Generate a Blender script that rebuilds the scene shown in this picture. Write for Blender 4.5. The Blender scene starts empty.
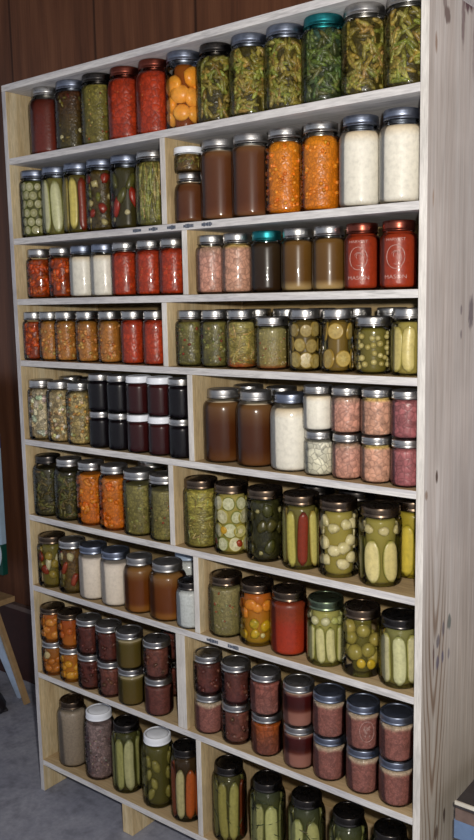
import bpy, bmesh, math, random
from mathutils import Vector, Matrix, noise
R = math.radians
PI = math.pi
scene = bpy.context.scene
COL = scene.collection
JARS = [
 ('f', 1, 0, 'jar of dark tomato juice with silver lid', 'juice', 'silver', 'Q', '', 0.1103, 0.0585, 1.8255, 0.0465, 0.1705, 0.78),
 ('f', 1, 0, 'jar of dark mixed pickles with blue-grey lid', 'mixdark', 'blue', 'QW', '', 0.2106, 0.0585, 1.8255, 0.0465, 0.1705, 0.86),
 ('f', 1, 0, 'jar of yellow-green relish with dark lid', 'relish_y', 'dark', 'QW', '', 0.3087, 0.0585, 1.8255, 0.0464, 0.1705, 0.86),
 ('f', 1, 0, 'jar of bright red tomatoes under a red-brown lid', 'tomato', 'redlid', 'Q', '', 0.4029, 0.0585, 1.8255, 0.0464, 0.1705, 0.78),
 ('f', 1, 0, 'jar of red tomatoes under a white-rimmed lid', 'tomato', 'whiterim', 'Q', '', 0.4988, 0.0585, 1.8255, 0.0464, 0.1705, 0.78),
 ('f', 1, 0, 'jar of whole orange peach halves', 'peach', 'blue', 'QW', '', 0.5928, 0.0585, 1.8255, 0.0462, 0.1705, 0.86),
 ('f', 1, 0, 'jar of dark green beans beside the peach halves', 'beans', 'dark', 'Q', '', 0.6865, 0.0585, 1.8255, 0.0461, 0.1705, 0.78),
 ('f', 1, 0, 'jar of cut green beans with silver-blue lid', 'beans', 'blue', 'QW', '', 0.78, 0.0585, 1.8255, 0.046, 0.1705, 0.86),
 ('f', 1, 0, 'jar of cut green beans just left of the teal-lidded jar', 'beans', 'blue', 'QW', '', 0.8733, 0.0585, 1.8255, 0.0459, 0.1705, 0.86),
 ('f', 1, 0, 'jar of green beans under a teal blue lid', 'beans_d', 'teal', 'QW', '', 0.9667, 0.0585, 1.8255, 0.046, 0.1705, 0.86),
 ('f', 1, 0, 'jar of olive green beans just right of the teal-lidded jar', 'beans', 'silver', 'QW', '', 1.0602, 0.0585, 1.8255, 0.0461, 0.1705, 0.86),
 ('f', 1, 0, 'jar of olive green beans against the right side panel', 'beans', 'silver', 'QW', '', 1.154, 0.0585, 1.8255, 0.0463, 0.1705, 0.86),
 ('f', 2, 0, 'jar of round cucumber slices in brine', 'cukeslice', 'blue', 'QW2', '', 0.0603, 0.048, 1.6156, 0.043, 0.175, 0.88),
 ('f', 2, 0, 'jar of broad pale cucumber spears', 'broadspear', 'blue', 'QW2', '', 0.1468, 0.048, 1.6156, 0.0421, 0.175, 0.88),
 ('f', 2, 0, 'jar of yellow spears and a red strip', 'spear_red_y', 'blue', 'QW2', '', 0.2326, 0.048, 1.6156, 0.0424, 0.175, 0.88),
 ('f', 2, 0, 'jar of mixed vegetables with cauliflower', 'mixcauli', 'blue', 'QW2', '', 0.3189, 0.048, 1.6156, 0.0426, 0.175, 0.88),
 ('f', 2, 0, 'dark jar with a red pepper and garlic', 'peppergarlic', 'blue', 'QW2', '', 0.4059, 0.048, 1.6156, 0.043, 0.175, 0.88),
 ('f', 2, 0, 'jar packed with upright green beans', 'beansup', 'silver', 'QW2', '', 0.4939, 0.048, 1.6156, 0.0436, 0.175, 0.88),
 ('f', 2, 1, 'short jar of brown broth carrying a small jar', 'broth', 'silver', 'P2', '', 0.6162, 0.041, 1.6156, 0.0369, 0.112, 0.82),
 ('f', 2, 1, 'small jar of herbs with white lid on the short broth jar', 'herb', 'white', 'K', '', 0.6142, 0.041, 1.7284, 0.034, 0.056, 0.98),
 ('f', 2, 1, 'jar of brown broth just right of the white-lidded small jar', 'broth', 'glass', 'QW2', '', 0.6981, 0.048, 1.6156, 0.0437, 0.175, 0.88),
 ('f', 2, 1, 'jar of brown broth just left of the diced carrots', 'broth', 'glass', 'QW2', '', 0.7871, 0.048, 1.6156, 0.0438, 0.175, 0.88),
 ('f', 2, 1, 'jar of diced orange carrots beside the brown broth', 'dice', 'silver', 'Q2', '', 0.8761, 0.048, 1.6156, 0.0439, 0.175, 0.8),
 ('f', 2, 1, 'jar of diced orange carrots beside the white rice', 'dice', 'silver', 'Q2', '', 0.9653, 0.048, 1.6156, 0.044, 0.175, 0.8),
 ('f', 2, 1, 'jar of creamy white rice beside the diced carrots', 'white', 'blue', 'Q2', '', 1.0582, 0.048, 1.6156, 0.0439, 0.175, 0.8),
 ('f', 2, 1, 'jar of creamy white rice against the right side panel', 'white', 'blue', 'Q2', '', 1.1474, 0.048, 1.6156, 0.0439, 0.175, 0.8),
 ('f', 3, 0, 'jar of reddish orange carrots in the left corner', 'carrot_r', 'silver', 'P', '', 0.0714, 0.0408, 1.4536, 0.0368, 0.131, 0.86),
 ('f', 3, 0, 'jar of reddish orange carrots beside the white jars', 'carrot_r', 'silver', 'P', '', 0.1614, 0.0408, 1.4536, 0.0368, 0.131, 0.86),
 ('f', 3, 0, 'jar of plain white filling beside the carrots', 'white', 'blue', 'P', '', 0.2435, 0.0408, 1.4536, 0.0368, 0.131, 0.86),
 ('f', 3, 0, 'jar of plain white filling beside the tomatoes', 'white', 'blue', 'P', '', 0.323, 0.0408, 1.4536, 0.0367, 0.131, 0.86),
 ('f', 3, 0, 'jar of red tomatoes beside the white jars', 'tomato', 'silver', 'P', '', 0.3978, 0.0408, 1.4536, 0.0367, 0.131, 0.86),
 ('f', 3, 0, 'jar of red tomatoes in the middle of three', 'tomato', 'silver', 'P', '', 0.4815, 0.0408, 1.4536, 0.0368, 0.131, 0.86),
 ('f', 3, 0, 'jar of red tomatoes against the divider', 'tomato', 'silver', 'P', '', 0.559, 0.0408, 1.4536, 0.0368, 0.131, 0.86),
 ('f', 3, 1, 'jar of pale pink meat against the divider', 'meat', 'silver', 'P', '', 0.6751, 0.0408, 1.4536, 0.0367, 0.131, 0.86),
 ('f', 3, 1, 'jar of pale pink meat with yellow ring, beside teal lid', 'meat_y', 'silver', 'P', '', 0.7498, 0.0408, 1.4536, 0.0367, 0.131, 0.86),
 ('f', 3, 1, 'jar of very dark jelly under a teal lid', 'darkjelly', 'teal', 'P', '', 0.8304, 0.0408, 1.4536, 0.0368, 0.131, 0.86),
 ('f', 3, 1, 'jar of olive-brown broth beside the teal lid', 'broth_o', 'silver', 'P', '', 0.9112, 0.0408, 1.4536, 0.0368, 0.131, 0.86),
 ('f', 3, 1, 'jar of olive-brown broth beside the tomato sauce', 'broth_o', 'silver', 'P', '', 0.9885, 0.0408, 1.4536, 0.0368, 0.131, 0.86),
 ('f', 3, 1, 'jar of red tomato sauce with embossed ring, beside broth', 'sauce', 'redlid', 'P', 'emblem', 1.0651, 0.0408, 1.4536, 0.0368, 0.131, 0.86),
 ('f', 3, 1, 'jar of red tomato sauce with embossed ring, at right end', 'sauce', 'redlid', 'P', 'emblem', 1.1462, 0.0408, 1.4536, 0.0368, 0.131, 0.86),
 ('f', 4, 0, 'jar of red-orange carrots in the left corner', 'carrot_r', 'silver', 'P4', '', 0.0497, 0.0285, 1.2863, 0.0324, 0.131, 0.88),
 ('f', 4, 0, 'jar of orange beans beside the red-orange carrots', 'obeans', 'silver', 'P4', '', 0.1156, 0.0285, 1.2863, 0.0323, 0.131, 0.88),
 ('f', 4, 0, 'jar of orange beans, second of the four alike', 'obeans', 'silver', 'P4', '', 0.1816, 0.0285, 1.2863, 0.0324, 0.131, 0.88),
 ('f', 4, 0, 'jar of orange beans, third of the four alike', 'obeans', 'silver', 'P4', '', 0.2631, 0.0285, 1.2863, 0.0325, 0.131, 0.88),
 ('f', 4, 0, 'jar of orange beans beside the tomatoes', 'obeans', 'silver', 'P4', '', 0.346, 0.0285, 1.2863, 0.0325, 0.131, 0.88),
 ('f', 4, 0, 'jar of red tomatoes beside the orange beans', 'tomato', 'silver', 'P4', '', 0.4283, 0.0285, 1.2863, 0.0325, 0.131, 0.88),
 ('f', 4, 0, 'jar of red tomatoes against the divider', 'tomato', 'silver', 'P4', '', 0.5039, 0.0285, 1.2863, 0.0325, 0.131, 0.88),
 ('f', 4, 1, 'jar of green relish with red pieces against the divider', 'relish_g', 'silver', 'P', '', 0.606, 0.0408, 1.2863, 0.0367, 0.131, 0.86),
 ('f', 4, 1, 'jar of green relish with one red patch', 'relish_g', 'silver', 'P', '', 0.6807, 0.0408, 1.2863, 0.0367, 0.131, 0.86),
 ('f', 4, 1, 'jar of yellow shreds with red pieces at its bottom', 'shred_y', 'silver', 'P', '', 0.7565, 0.0408, 1.2863, 0.0368, 0.131, 0.86),
 ('f', 4, 1, 'short jar of pale seedy relish', 'relish_p', 'silver', 'S', '', 0.8404, 0.0425, 1.2863, 0.0385, 0.115, 0.92),
 ('f', 4, 1, 'jar of stacked onion slices in dark brine', 'onionslice', 'silver', 'P', '', 0.9272, 0.0408, 1.2863, 0.0368, 0.131, 0.86),
 ('f', 4, 1, 'jar of large round yellow slices', 'lemonslice', 'silver', 'P', '', 1.0087, 0.0408, 1.2863, 0.0368, 0.131, 0.86),
 ('f', 4, 1, 'short jar of pearl onions in green brine', 'pearl', 'silver', 'S', '', 1.0902, 0.0425, 1.2863, 0.0385, 0.115, 0.92),
 ('f', 4, 1, 'jar of yellow-green spears against the right side panel', 'cornspear', 'silver', 'P', '', 1.1699, 0.0408, 1.2863, 0.0368, 0.131, 0.86),
 ('f', 5, 0, 'jar of pale dry mix with large white flakes', 'noodle_w', 'silver', 'Q8', '', 0.0563, 0.035, 1.0652, 0.0389, 0.166, 0.86),
 ('f', 5, 0, 'jar of pale dry mix, middle one of three', 'noodle', 'silver', 'Q8', '', 0.1354, 0.035, 1.0652, 0.0389, 0.166, 0.86),
 ('f', 5, 0, 'jar of yellowish dry mix beside dark jelly jars', 'noodle_y', 'silver', 'Q8', '', 0.2151, 0.035, 1.0652, 0.039, 0.166, 0.86),
 ('f', 5, 0, 'upper silver-lidded jar of dark purple jelly next to dry mix', 'jelly', 'silver', 'Hu', '', 0.3009, 0.0295, 1.1615, 0.0335, 0.0955, 0.93),
 ('f', 5, 0, 'lower silver-lidded jar of dark purple jelly next to dry mix', 'jelly', 'silver', 'Hl', '', 0.2998, 0.0295, 1.0652, 0.0335, 0.0955, 0.93),
 ('f', 5, 0, 'upper silver-lidded jar of dark purple jelly beside white lids', 'jelly', 'silver', 'Hu', '', 0.3708, 0.0295, 1.1615, 0.0334, 0.0955, 0.93),
 ('f', 5, 0, 'lower silver-lidded jar of dark purple jelly beside white lids', 'jelly', 'silver', 'Hl', '', 0.3702, 0.0295, 1.0652, 0.0334, 0.0955, 0.93),
 ('f', 5, 0, 'upper jar of maroon jelly, left of the white-lidded pairs', 'maroon', 'white', 'Hu', '', 0.4391, 0.0295, 1.1615, 0.0334, 0.0955, 0.93),
 ('f', 5, 0, 'lower jar of maroon jelly, left of the white-lidded pairs', 'maroon', 'white', 'Hl', '', 0.4384, 0.0295, 1.0652, 0.0334, 0.0955, 0.93),
 ('f', 5, 0, 'upper jar of maroon jelly, right of the white-lidded pairs', 'maroon', 'white', 'Hu', '', 0.5121, 0.0295, 1.1615, 0.0335, 0.0955, 0.93),
 ('f', 5, 0, 'lower jar of maroon jelly, right of the white-lidded pairs', 'maroon', 'white', 'Hl', '', 0.5112, 0.0295, 1.0652, 0.0335, 0.0955, 0.93),
 ('f', 5, 0, 'upper jar of dark purple jelly against the divider', 'jelly', 'silver', 'Hu', '', 0.5806, 0.0295, 1.1615, 0.0335, 0.0955, 0.93),
 ('f', 5, 0, 'lower jar of dark purple jelly against the divider', 'jelly', 'silver', 'Hl', '', 0.58, 0.0295, 1.0652, 0.0335, 0.0955, 0.93),
 ('f', 5, 1, 'tall jar of clear brown broth against the divider', 'broth_l', 'glass', 'G', '', 0.6899, 0.052, 1.0652, 0.0475, 0.17, 0.76),
 ('f', 5, 1, 'tall jar of clear brown broth beside the cream-filled jar', 'broth_l', 'glass', 'G', '', 0.7858, 0.052, 1.0652, 0.0471, 0.17, 0.76),
 ('f', 5, 1, 'tall jar of cream-white filling', 'white', 'blue', 'G', '', 0.8817, 0.052, 1.0652, 0.0473, 0.17, 0.76),
 ('f', 5, 1, 'upper small jar of smooth white filling', 'white', 'silver', 'Hu', '', 0.9617, 0.0375, 1.1615, 0.0333, 0.0955, 0.93),
 ('f', 5, 1, 'lower small jar of chunky white filling', 'cauli', 'silver', 'Hl', '', 0.9637, 0.0375, 1.0652, 0.0333, 0.0955, 0.93),
 ('f', 5, 1, 'upper small jar of pink meat next to white filling', 'meat', 'silver', 'Hu', '', 1.0312, 0.0375, 1.1615, 0.0335, 0.0955, 0.93),
 ('f', 5, 1, 'lower small jar of pink meat next to white filling', 'meat', 'silver', 'Hl', '', 1.033, 0.0375, 1.0652, 0.0335, 0.0955, 0.93),
 ('f', 5, 1, 'upper small jar of peach-pink meat, middle meat stack', 'meat_y', 'silver', 'Hu', '', 1.1019, 0.0375, 1.1615, 0.0334, 0.0955, 0.93),
 ('f', 5, 1, 'lower small jar of peach-pink meat, middle meat stack', 'meat_y', 'silver', 'Hl', '', 1.1018, 0.0375, 1.0652, 0.0334, 0.0955, 0.93),
 ('f', 5, 1, 'upper small jar of dark pink meat against right panel', 'meat_d', 'silver', 'Hu', '', 1.1696, 0.0375, 1.1615, 0.0334, 0.0955, 0.93),
 ('f', 5, 1, 'lower small jar of dark pink meat against right panel', 'meat_d', 'silver', 'Hl', '', 1.17, 0.0375, 1.0652, 0.0334, 0.0955, 0.93),
 ('f', 6, 0, 'jar of dark green beans in the left corner', 'greend', 'dark', 'Q6', '', 0.0614, 0.0405, 0.8487, 0.0441, 0.17, 0.8),
 ('f', 6, 0, 'jar of dark green beans beside the orange carrots', 'greend', 'silver', 'Q6', '', 0.1502, 0.0405, 0.8487, 0.0436, 0.17, 0.8),
 ('f', 6, 0, 'jar of orange carrots beside the green beans', 'carrot_o', 'silver', 'Q6', '', 0.2389, 0.0405, 0.8487, 0.0437, 0.17, 0.8),
 ('f', 6, 0, 'jar of orange carrots beside the green relish', 'carrot_o', 'silver', 'Q6', '', 0.328, 0.0405, 0.8487, 0.044, 0.17, 0.8),
 ('f', 6, 0, 'jar of pale green relish beside the orange carrots', 'relish_l', 'silver', 'QW6', '', 0.4179, 0.041, 0.8487, 0.0446, 0.166, 0.9),
 ('f', 6, 0, 'jar of pale green relish with red flecks against divider', 'relish_lr', 'silver', 'QW6', '', 0.5087, 0.041, 0.8487, 0.0448, 0.166, 0.9),
 ('f', 6, 1, 'jar of yellow-green shredded relish against the divider', 'relish_y2', 'brown', 'QW6', '', 0.6183, 0.049, 0.8487, 0.045, 0.166, 0.9),
 ('f', 6, 1, 'jar of zucchini slices with yellow and red pieces', 'zucslice', 'brown', 'QW6', '', 0.7118, 0.049, 0.8487, 0.045, 0.166, 0.9),
 ('f', 6, 1, 'jar of very dark green pickles with pale bits', 'darkpickle', 'brown', 'QW6', '', 0.8096, 0.049, 0.8487, 0.045, 0.166, 0.9),
 ('f', 6, 1, 'jar of pickle spears with one red strip', 'spear_red', 'brown', 'QW6', '', 0.9083, 0.049, 0.8487, 0.045, 0.166, 0.9),
 ('f', 6, 1, 'jar of thick pale cucumber chunks', 'chunkcuke', 'brown', 'QW6', '', 1.0042, 0.049, 0.8487, 0.045, 0.166, 0.9),
 ('f', 6, 1, 'jar of halved cucumbers showing pale seeded faces', 'halves', 'brown', 'QW6', '', 1.105, 0.049, 0.8487, 0.045, 0.166, 0.9),
 ('f', 6, 1, 'jar of bright yellow-green pickle against right side panel', 'spear_y', 'brown', 'QW6', 'dy.085', 1.1373, 0.134, 0.8487, 0.045, 0.166, 0.9),
 ('f', 7, 0, 'jar of mixed pickles with large red and white pieces', 'mix_a', 'brown', 'QW7', '', 0.0606, 0.0405, 0.6405, 0.0433, 0.148, 0.88),
 ('f', 7, 0, 'jar of mixed pickles with red strips and cauliflower', 'mix_b', 'silver', 'QW7', '', 0.1475, 0.0405, 0.6405, 0.0422, 0.148, 0.88),
 ('f', 7, 0, 'jar of chalk-white filling beside the mixed pickles', 'white_p', 'blue', 'QW7', '', 0.2335, 0.0405, 0.6405, 0.0425, 0.148, 0.88),
 ('f', 7, 0, 'jar of chalk-white filling beside the brown broth', 'white_p', 'blue', 'QW7', '', 0.3201, 0.0405, 0.6405, 0.0428, 0.148, 0.88),
 ('f', 7, 0, 'jar of clear amber-brown broth beside the white jars', 'broth_a', 'glass', 'Q7', '', 0.4075, 0.0405, 0.6405, 0.0432, 0.146, 0.78),
 ('f', 7, 0, 'wide jar of clear amber-brown broth, frontmost of the two', 'broth_a', 'glass', 'QG7', '', 0.5012, 0.046, 0.6405, 0.0491, 0.146, 0.78),
 ('f', 7, 0, 'short jar of bluish white filling against the divider', 'white_b', 'dark', 'P7', '', 0.5881, 0.0325, 0.6405, 0.0363, 0.118, 0.86),
 ('f', 7, 1, 'jar of grey-green relish against the divider', 'relish_gg', 'brown', 'QW7', '', 0.6898, 0.0485, 0.6405, 0.0445, 0.148, 0.88),
 ('f', 7, 1, 'jar of orange and yellow pepper pieces', 'peppers', 'brown', 'QW7', '', 0.783, 0.0485, 0.6405, 0.0444, 0.148, 0.88),
 ('f', 7, 1, 'jar of red tomato juice with orange neck', 'juice_l', 'brown', 'QW7', '', 0.8732, 0.0485, 0.6405, 0.0444, 0.148, 0.88),
 ('f', 7, 1, 'jar of short cucumber spears topped with chunks', 'spear_short', 'green', 'QW7', '', 0.9712, 0.0485, 0.6405, 0.0445, 0.148, 0.88),
 ('f', 7, 1, 'jar of whole green tomatoes in olive brine', 'greentom', 'brown', 'QW7', '', 1.0618, 0.0485, 0.6405, 0.0444, 0.148, 0.88),
 ('f', 7, 1, 'jar of long pale pickle spears against right panel', 'spear_long', 'dark', 'QW7', '', 1.152, 0.0485, 0.6405, 0.0444, 0.148, 0.88),
 ('f', 8, 0, 'upper jar of orange peach pieces in the left corner', 'peachp', 'brown', 'Tu', '', 0.0549, 0.034, 0.477, 0.0378, 0.1, 0.94),
 ('f', 8, 0, 'lower jar of orange peach pieces with a pale slice', 'peachs', 'silver', 'Tl', '', 0.0552, 0.034, 0.3762, 0.0378, 0.1, 0.94),
 ('f', 8, 0, 'upper jar of orange fruit, second stack', 'peachr', 'brown', 'Tu', '', 0.1301, 0.034, 0.477, 0.0378, 0.1, 0.94),
 ('f', 8, 0, 'lower jar of golden orange fruit, second stack', 'peachg', 'silver', 'Tl', '', 0.1321, 0.034, 0.3762, 0.0378, 0.1, 0.94),
 ('f', 8, 0, 'upper jar of dark red meat, third stack', 'redmeat', 'silver', 'Tu', '', 0.2088, 0.034, 0.477, 0.0379, 0.1, 0.94),
 ('f', 8, 0, 'lower jar of dark purple-red meat, third stack', 'redmeat', 'silver', 'Tl', '', 0.209, 0.034, 0.3762, 0.0379, 0.1, 0.94),
 ('f', 8, 0, 'upper jar of dark red meat beside the olive liquid', 'redmeat', 'silver', 'Tu', '', 0.2877, 0.034, 0.477, 0.038, 0.1, 0.94),
 ('f', 8, 0, 'lower jar of brown-red meat beside the olive liquid', 'brownmeat', 'silver', 'Tl', '', 0.2884, 0.034, 0.3762, 0.038, 0.1, 0.94),
 ('f', 8, 0, 'upper jar of murky olive liquid under white foam', 'murky', 'silver', 'Tu', '', 0.3669, 0.034, 0.477, 0.038, 0.1, 0.94),
 ('f', 8, 0, 'lower jar of murky olive liquid', 'murky', 'silver', 'Tl', '', 0.3689, 0.034, 0.3762, 0.038, 0.1, 0.94),
 ('f', 8, 0, 'upper large jar of red-brown meat by the divider', 'brownmeat', 'silver', 'Tu', '', 0.4657, 0.034, 0.477, 0.038, 0.1, 0.94),
 ('f', 8, 0, 'lower large jar of smooth red-brown meat by the divider', 'brownmeat_s', 'silver', 'Tl', '', 0.4677, 0.034, 0.3762, 0.038, 0.1, 0.94),
 ('f', 8, 1, 'upper jar of red-brown meat against the divider', 'redmeat2', 'silver', 'Tu', '', 0.6318, 0.042, 0.477, 0.038, 0.1, 0.94),
 ('f', 8, 1, 'lower jar of mauve-brown meat against the divider', 'mauve', 'silver', 'Tl', '', 0.6324, 0.042, 0.3762, 0.038, 0.1, 0.94),
 ('f', 8, 1, 'upper jar of dark brown-red meat, second stack', 'redmeat2', 'silver', 'Tu', '', 0.7195, 0.042, 0.477, 0.038, 0.1, 0.94),
 ('f', 8, 1, 'lower jar of brown-red meat, second stack', 'brownmeat', 'silver', 'Tl', '', 0.7194, 0.042, 0.3762, 0.038, 0.1, 0.94),
 ('f', 8, 1, 'upper jar of mauve meat with pale grain, third stack', 'mauve_r', 'silver', 'Tu', '', 0.8085, 0.042, 0.477, 0.038, 0.1, 0.94),
 ('f', 8, 1, 'lower jar of orange-tinged red meat, third stack', 'orangemeat', 'silver', 'Tl', '', 0.8096, 0.042, 0.3762, 0.038, 0.1, 0.94),
 ('f', 8, 1, 'upper jar of dark red liquid over a mauve layer', 'twolayer', 'silver', 'Tu', '', 0.9017, 0.042, 0.477, 0.038, 0.1, 0.94),
 ('f', 8, 1, 'lower jar of dark red liquid over a mauve layer', 'twolayer', 'silver', 'Tl', '', 0.902, 0.042, 0.3762, 0.038, 0.1, 0.94),
 ('f', 8, 1, 'upper jar of mauve ground meat beside the two-layer jars', 'mauve', 'blue', 'Tu', '', 0.9833, 0.042, 0.477, 0.038, 0.1, 0.94),
 ('f', 8, 1, 'lower jar of mauve ground meat beside the two-layer jars', 'mauve', 'blue', 'Tl', '', 0.9833, 0.042, 0.3762, 0.038, 0.1, 0.94),
 ('f', 8, 1, 'upper jar of mauve meat with embossed glass oval', 'mauve', 'blue', 'Tu', 'oval', 1.0689, 0.042, 0.477, 0.038, 0.1, 0.94),
 ('f', 8, 1, 'lower jar of smooth mauve meat below the embossed jar', 'mauve', 'blue', 'Tl', '', 1.069, 0.042, 0.3762, 0.038, 0.1, 0.94),
 ('f', 8, 1, 'upper jar of mauve meat against the right side panel', 'mauve', 'blue', 'Tu', '', 1.1497, 0.042, 0.477, 0.038, 0.1, 0.94),
 ('f', 8, 1, 'lower jar of mauve meat against the right side panel', 'mauve', 'blue', 'Tl', '', 1.1488, 0.042, 0.3762, 0.038, 0.1, 0.94),
 ('f', 9, 0, 'tall jar of smooth beige powder in the left corner', 'beige', 'brown', 'Q9', '', 0.0971, 0.0525, 0.1018, 0.0445, 0.195, 0.78),
 ('f', 9, 0, 'tall jar of speckled dry beans under a white lid', 'drybeans', 'white', 'QW9', '', 0.2109, 0.0525, 0.1018, 0.0445, 0.195, 0.8),
 ('f', 9, 0, 'tall jar of upright green pickle spears', 'spear_dk', 'dark', 'QW9', '', 0.3212, 0.0525, 0.1018, 0.0445, 0.195, 0.8),
 ('f', 9, 0, 'tall jar of green pickle chunks under a white lid', 'picklechunk', 'white', 'QW9', '', 0.4377, 0.0525, 0.1018, 0.0445, 0.195, 0.8),
 ('f', 9, 0, 'tall dark jar of red and green vegetable strips', 'redstrips', 'dark', 'QW9', '', 0.5401, 0.0525, 0.1018, 0.0445, 0.195, 0.8),
 ('f', 9, 1, 'tall jar of pickle spears with a red strip', 'spear_red9', 'dark', 'QW9', '', 0.6818, 0.0525, 0.1018, 0.0445, 0.195, 0.8),
 ('f', 9, 1, 'tall jar of pale spears under dark dill', 'spear_dill', 'dark', 'QW9', '', 0.8009, 0.0525, 0.1018, 0.0445, 0.195, 0.8),
 ('f', 9, 1, 'jar of pale spears under dill, third in bay', 'spear_dill', 'dark', 'QW9', '', 0.9135, 0.0525, 0.1018, 0.0445, 0.195, 0.8),
 ('f', 9, 1, 'jar of dill pickles, second from the right panel', 'spear_dill', 'dark', 'QW9', '', 1.0254, 0.0525, 0.1018, 0.0445, 0.195, 0.8),
 ('f', 9, 1, 'jar of dill pickles nearest the right panel, mostly cropped', 'spear_dill', 'dark', 'QW9', '', 1.1299, 0.0525, 0.1018, 0.0445, 0.195, 0.8),
 ('b', 4, 0, 'jar behind the orange beans, near the carrots', 'obeans', 'silver', 'P', '', 0.0535, 0.1408, 1.2863, 0.0362, 0.131, 0.86),
 ('b', 4, 0, 'jar behind the second and third orange bean jars', 'obeans', 'silver', 'P', '', 0.1267, 0.1408, 1.2863, 0.0357, 0.131, 0.86),
 ('b', 4, 0, 'jar behind the last two orange bean jars', 'obeans', 'silver', 'P', '', 0.1999, 0.1408, 1.2863, 0.0362, 0.131, 0.86),
 ('b', 4, 0, 'jar behind the join of orange beans and tomatoes', 'tomato', 'dark', 'P', '', 0.2742, 0.1408, 1.2863, 0.0367, 0.131, 0.86),
 ('b', 4, 0, 'jar behind the two tomato jars', 'tomato', 'dark', 'P', '', 0.3598, 0.1408, 1.2863, 0.0368, 0.131, 0.86),
 ('b', 4, 1, 'jar behind the yellow shreds, dark lid showing', 'relish_g', 'dark', 'P', '', 0.6387, 0.1408, 1.2863, 0.0368, 0.131, 0.86),
 ('b', 4, 1, 'jar behind the short seedy relish, left lid', 'relish_g', 'silver', 'P', '', 0.7294, 0.1408, 1.2863, 0.0368, 0.131, 0.86),
 ('b', 4, 1, 'jar behind the short seedy relish, right lid', 'relish_g', 'silver', 'P', '', 0.8125, 0.1408, 1.2863, 0.0368, 0.131, 0.86),
 ('b', 4, 1, 'jar behind the onion and yellow slices', 'relish_g', 'dark', 'P', '', 0.9073, 0.1408, 1.2863, 0.0368, 0.131, 0.86),
 ('b', 4, 1, 'jar behind the short pearl onions, left lid', 'relish_g', 'silver', 'P', '', 0.9967, 0.1408, 1.2863, 0.0368, 0.131, 0.86),
 ('b', 4, 1, 'jar behind the short pearl onions, right lid', 'relish_g', 'silver', 'P', '', 1.0812, 0.1408, 1.2863, 0.0368, 0.131, 0.86),
 ('b', 5, 0, 'jar behind the dry mix jars with raised lid', 'noodle', 'silver', 'Q8', '', 0.0563, 0.143, 1.0652, 0.039, 0.166, 0.86),
 ('b', 5, 0, 'dark lidded jar behind the yellowish dry mix', 'jelly', 'dark', 'Q8', '', 0.1366, 0.143, 1.0652, 0.039, 0.166, 0.86),
 ('b', 5, 1, 'jar behind and between the two tall broth jars', 'broth_l', 'silver', 'G', '', 0.6903, 0.152, 1.0652, 0.0479, 0.17, 0.76),
 ('b', 5, 1, 'jar behind the cream-filled tall jar', 'white', 'silver', 'G', '', 0.7875, 0.152, 1.0652, 0.0479, 0.17, 0.76),
 ('b', 6, 0, 'jar behind the two pale relish jars', 'relish_l', 'silver', 'Q6', '', 0.3582, 0.1485, 0.8487, 0.0445, 0.17, 0.8),
 ('b', 6, 1, 'jar behind the spears with red strip', 'greend', 'dark', 'QW6', '', 0.8857, 0.149, 0.8487, 0.045, 0.166, 0.9),
 ('b', 6, 1, 'jar behind the cucumber chunks', 'greend', 'dark', 'QW6', '', 0.9922, 0.149, 0.8487, 0.045, 0.166, 0.9),
 ('b', 7, 0, 'jar with light blue lid behind the bluish white jar', 'white_b', 'paleblue', 'Q7', '', 0.4828, 0.1485, 0.6405, 0.0445, 0.146, 0.78),
 ('b', 8, 0, 'dark red jar behind the large meat stack, lower', 'redmeat', 'dark', 'Tl', '', 0.4307, 0.142, 0.3762, 0.038, 0.1, 0.94),
 ('b', 8, 0, 'dark red jar behind the large meat stack, upper', 'redmeat', 'dark', 'Tu', '', 0.4293, 0.142, 0.477, 0.038, 0.1, 0.94),
]
DIV = {2: (0.562, 0.0163), 3: (0.621, 0.0163), 4: (0.552, 0.0163), 5: (0.625, 0.0163), 6: (0.556, 0.0163), 7: (0.628, 0.0163), 8: (0.563, 0.03), 9: (0.62, 0.0163)}
Z = [2.0137, 1.8247, 1.6148, 1.4528, 1.2855, 1.0644, 0.8479, 0.6397, 0.3754, 0.101]
FLASH = 112.0
AMB = 0.52
W = 1.2240; T = 0.0163; D = 0.31
WALL_Y = 0.45

# ------------------------------------------------------------------ helpers
def lin(c):
    if max(c) > 1.5: c = [v/255 for v in c]      # colours are written as 0-255 red, green, blue
    return tuple(v/12.92 if v <= .04045 else ((v+.055)/1.055)**2.4 for v in c)

def lin4(c): return lin(c) + (1.0,)

def link(name, me, parent=None):
    o = bpy.data.objects.new(name, me); COL.objects.link(o)
    if parent is not None: o.parent = parent
    return o

def obj(name, bm, mats, parent=None, smooth=False, loc=(0, 0, 0)):
    me = bpy.data.meshes.new(name)
    bm.to_mesh(me); bm.free()
    for m in (mats if isinstance(mats, (list, tuple)) else [mats]): me.materials.append(m)
    if smooth:
        for p in me.polygons: p.use_smooth = True
    o = link(name, me, parent); o.location = loc
    return o

def tag(o, label=None, cat=None, group=None, kind=None):
    if label: o['label'] = label
    if cat: o['category'] = cat
    if group: o['group'] = group
    if kind: o['kind'] = kind
    return o

def empty(name, loc, rz=0):
    o = bpy.data.objects.new(name, None); COL.objects.link(o)
    o.location = loc; o.rotation_euler = (0, 0, rz); o.empty_display_size = .02
    return o

def box(bm, x0, x1, y0, y1, z0, z1, bev=0.0):
    vs = [bm.verts.new((x, y, z)) for x in (x0, x1) for y in (y0, y1) for z in (z0, z1)]
    idx = [(0, 1, 3, 2), (4, 6, 7, 5), (0, 4, 5, 1), (2, 3, 7, 6), (0, 2, 6, 4), (1, 5, 7, 3)]
    fs = [bm.faces.new([vs[i] for i in f]) for f in idx]
    if bev:
        es = list({e for f in fs for e in f.edges})
        bmesh.ops.bevel(bm, geom=es, offset=bev, segments=2, affect='EDGES', profile=.6)
    bmesh.ops.recalc_face_normals(bm, faces=bm.faces[:])
    return bm

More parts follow.
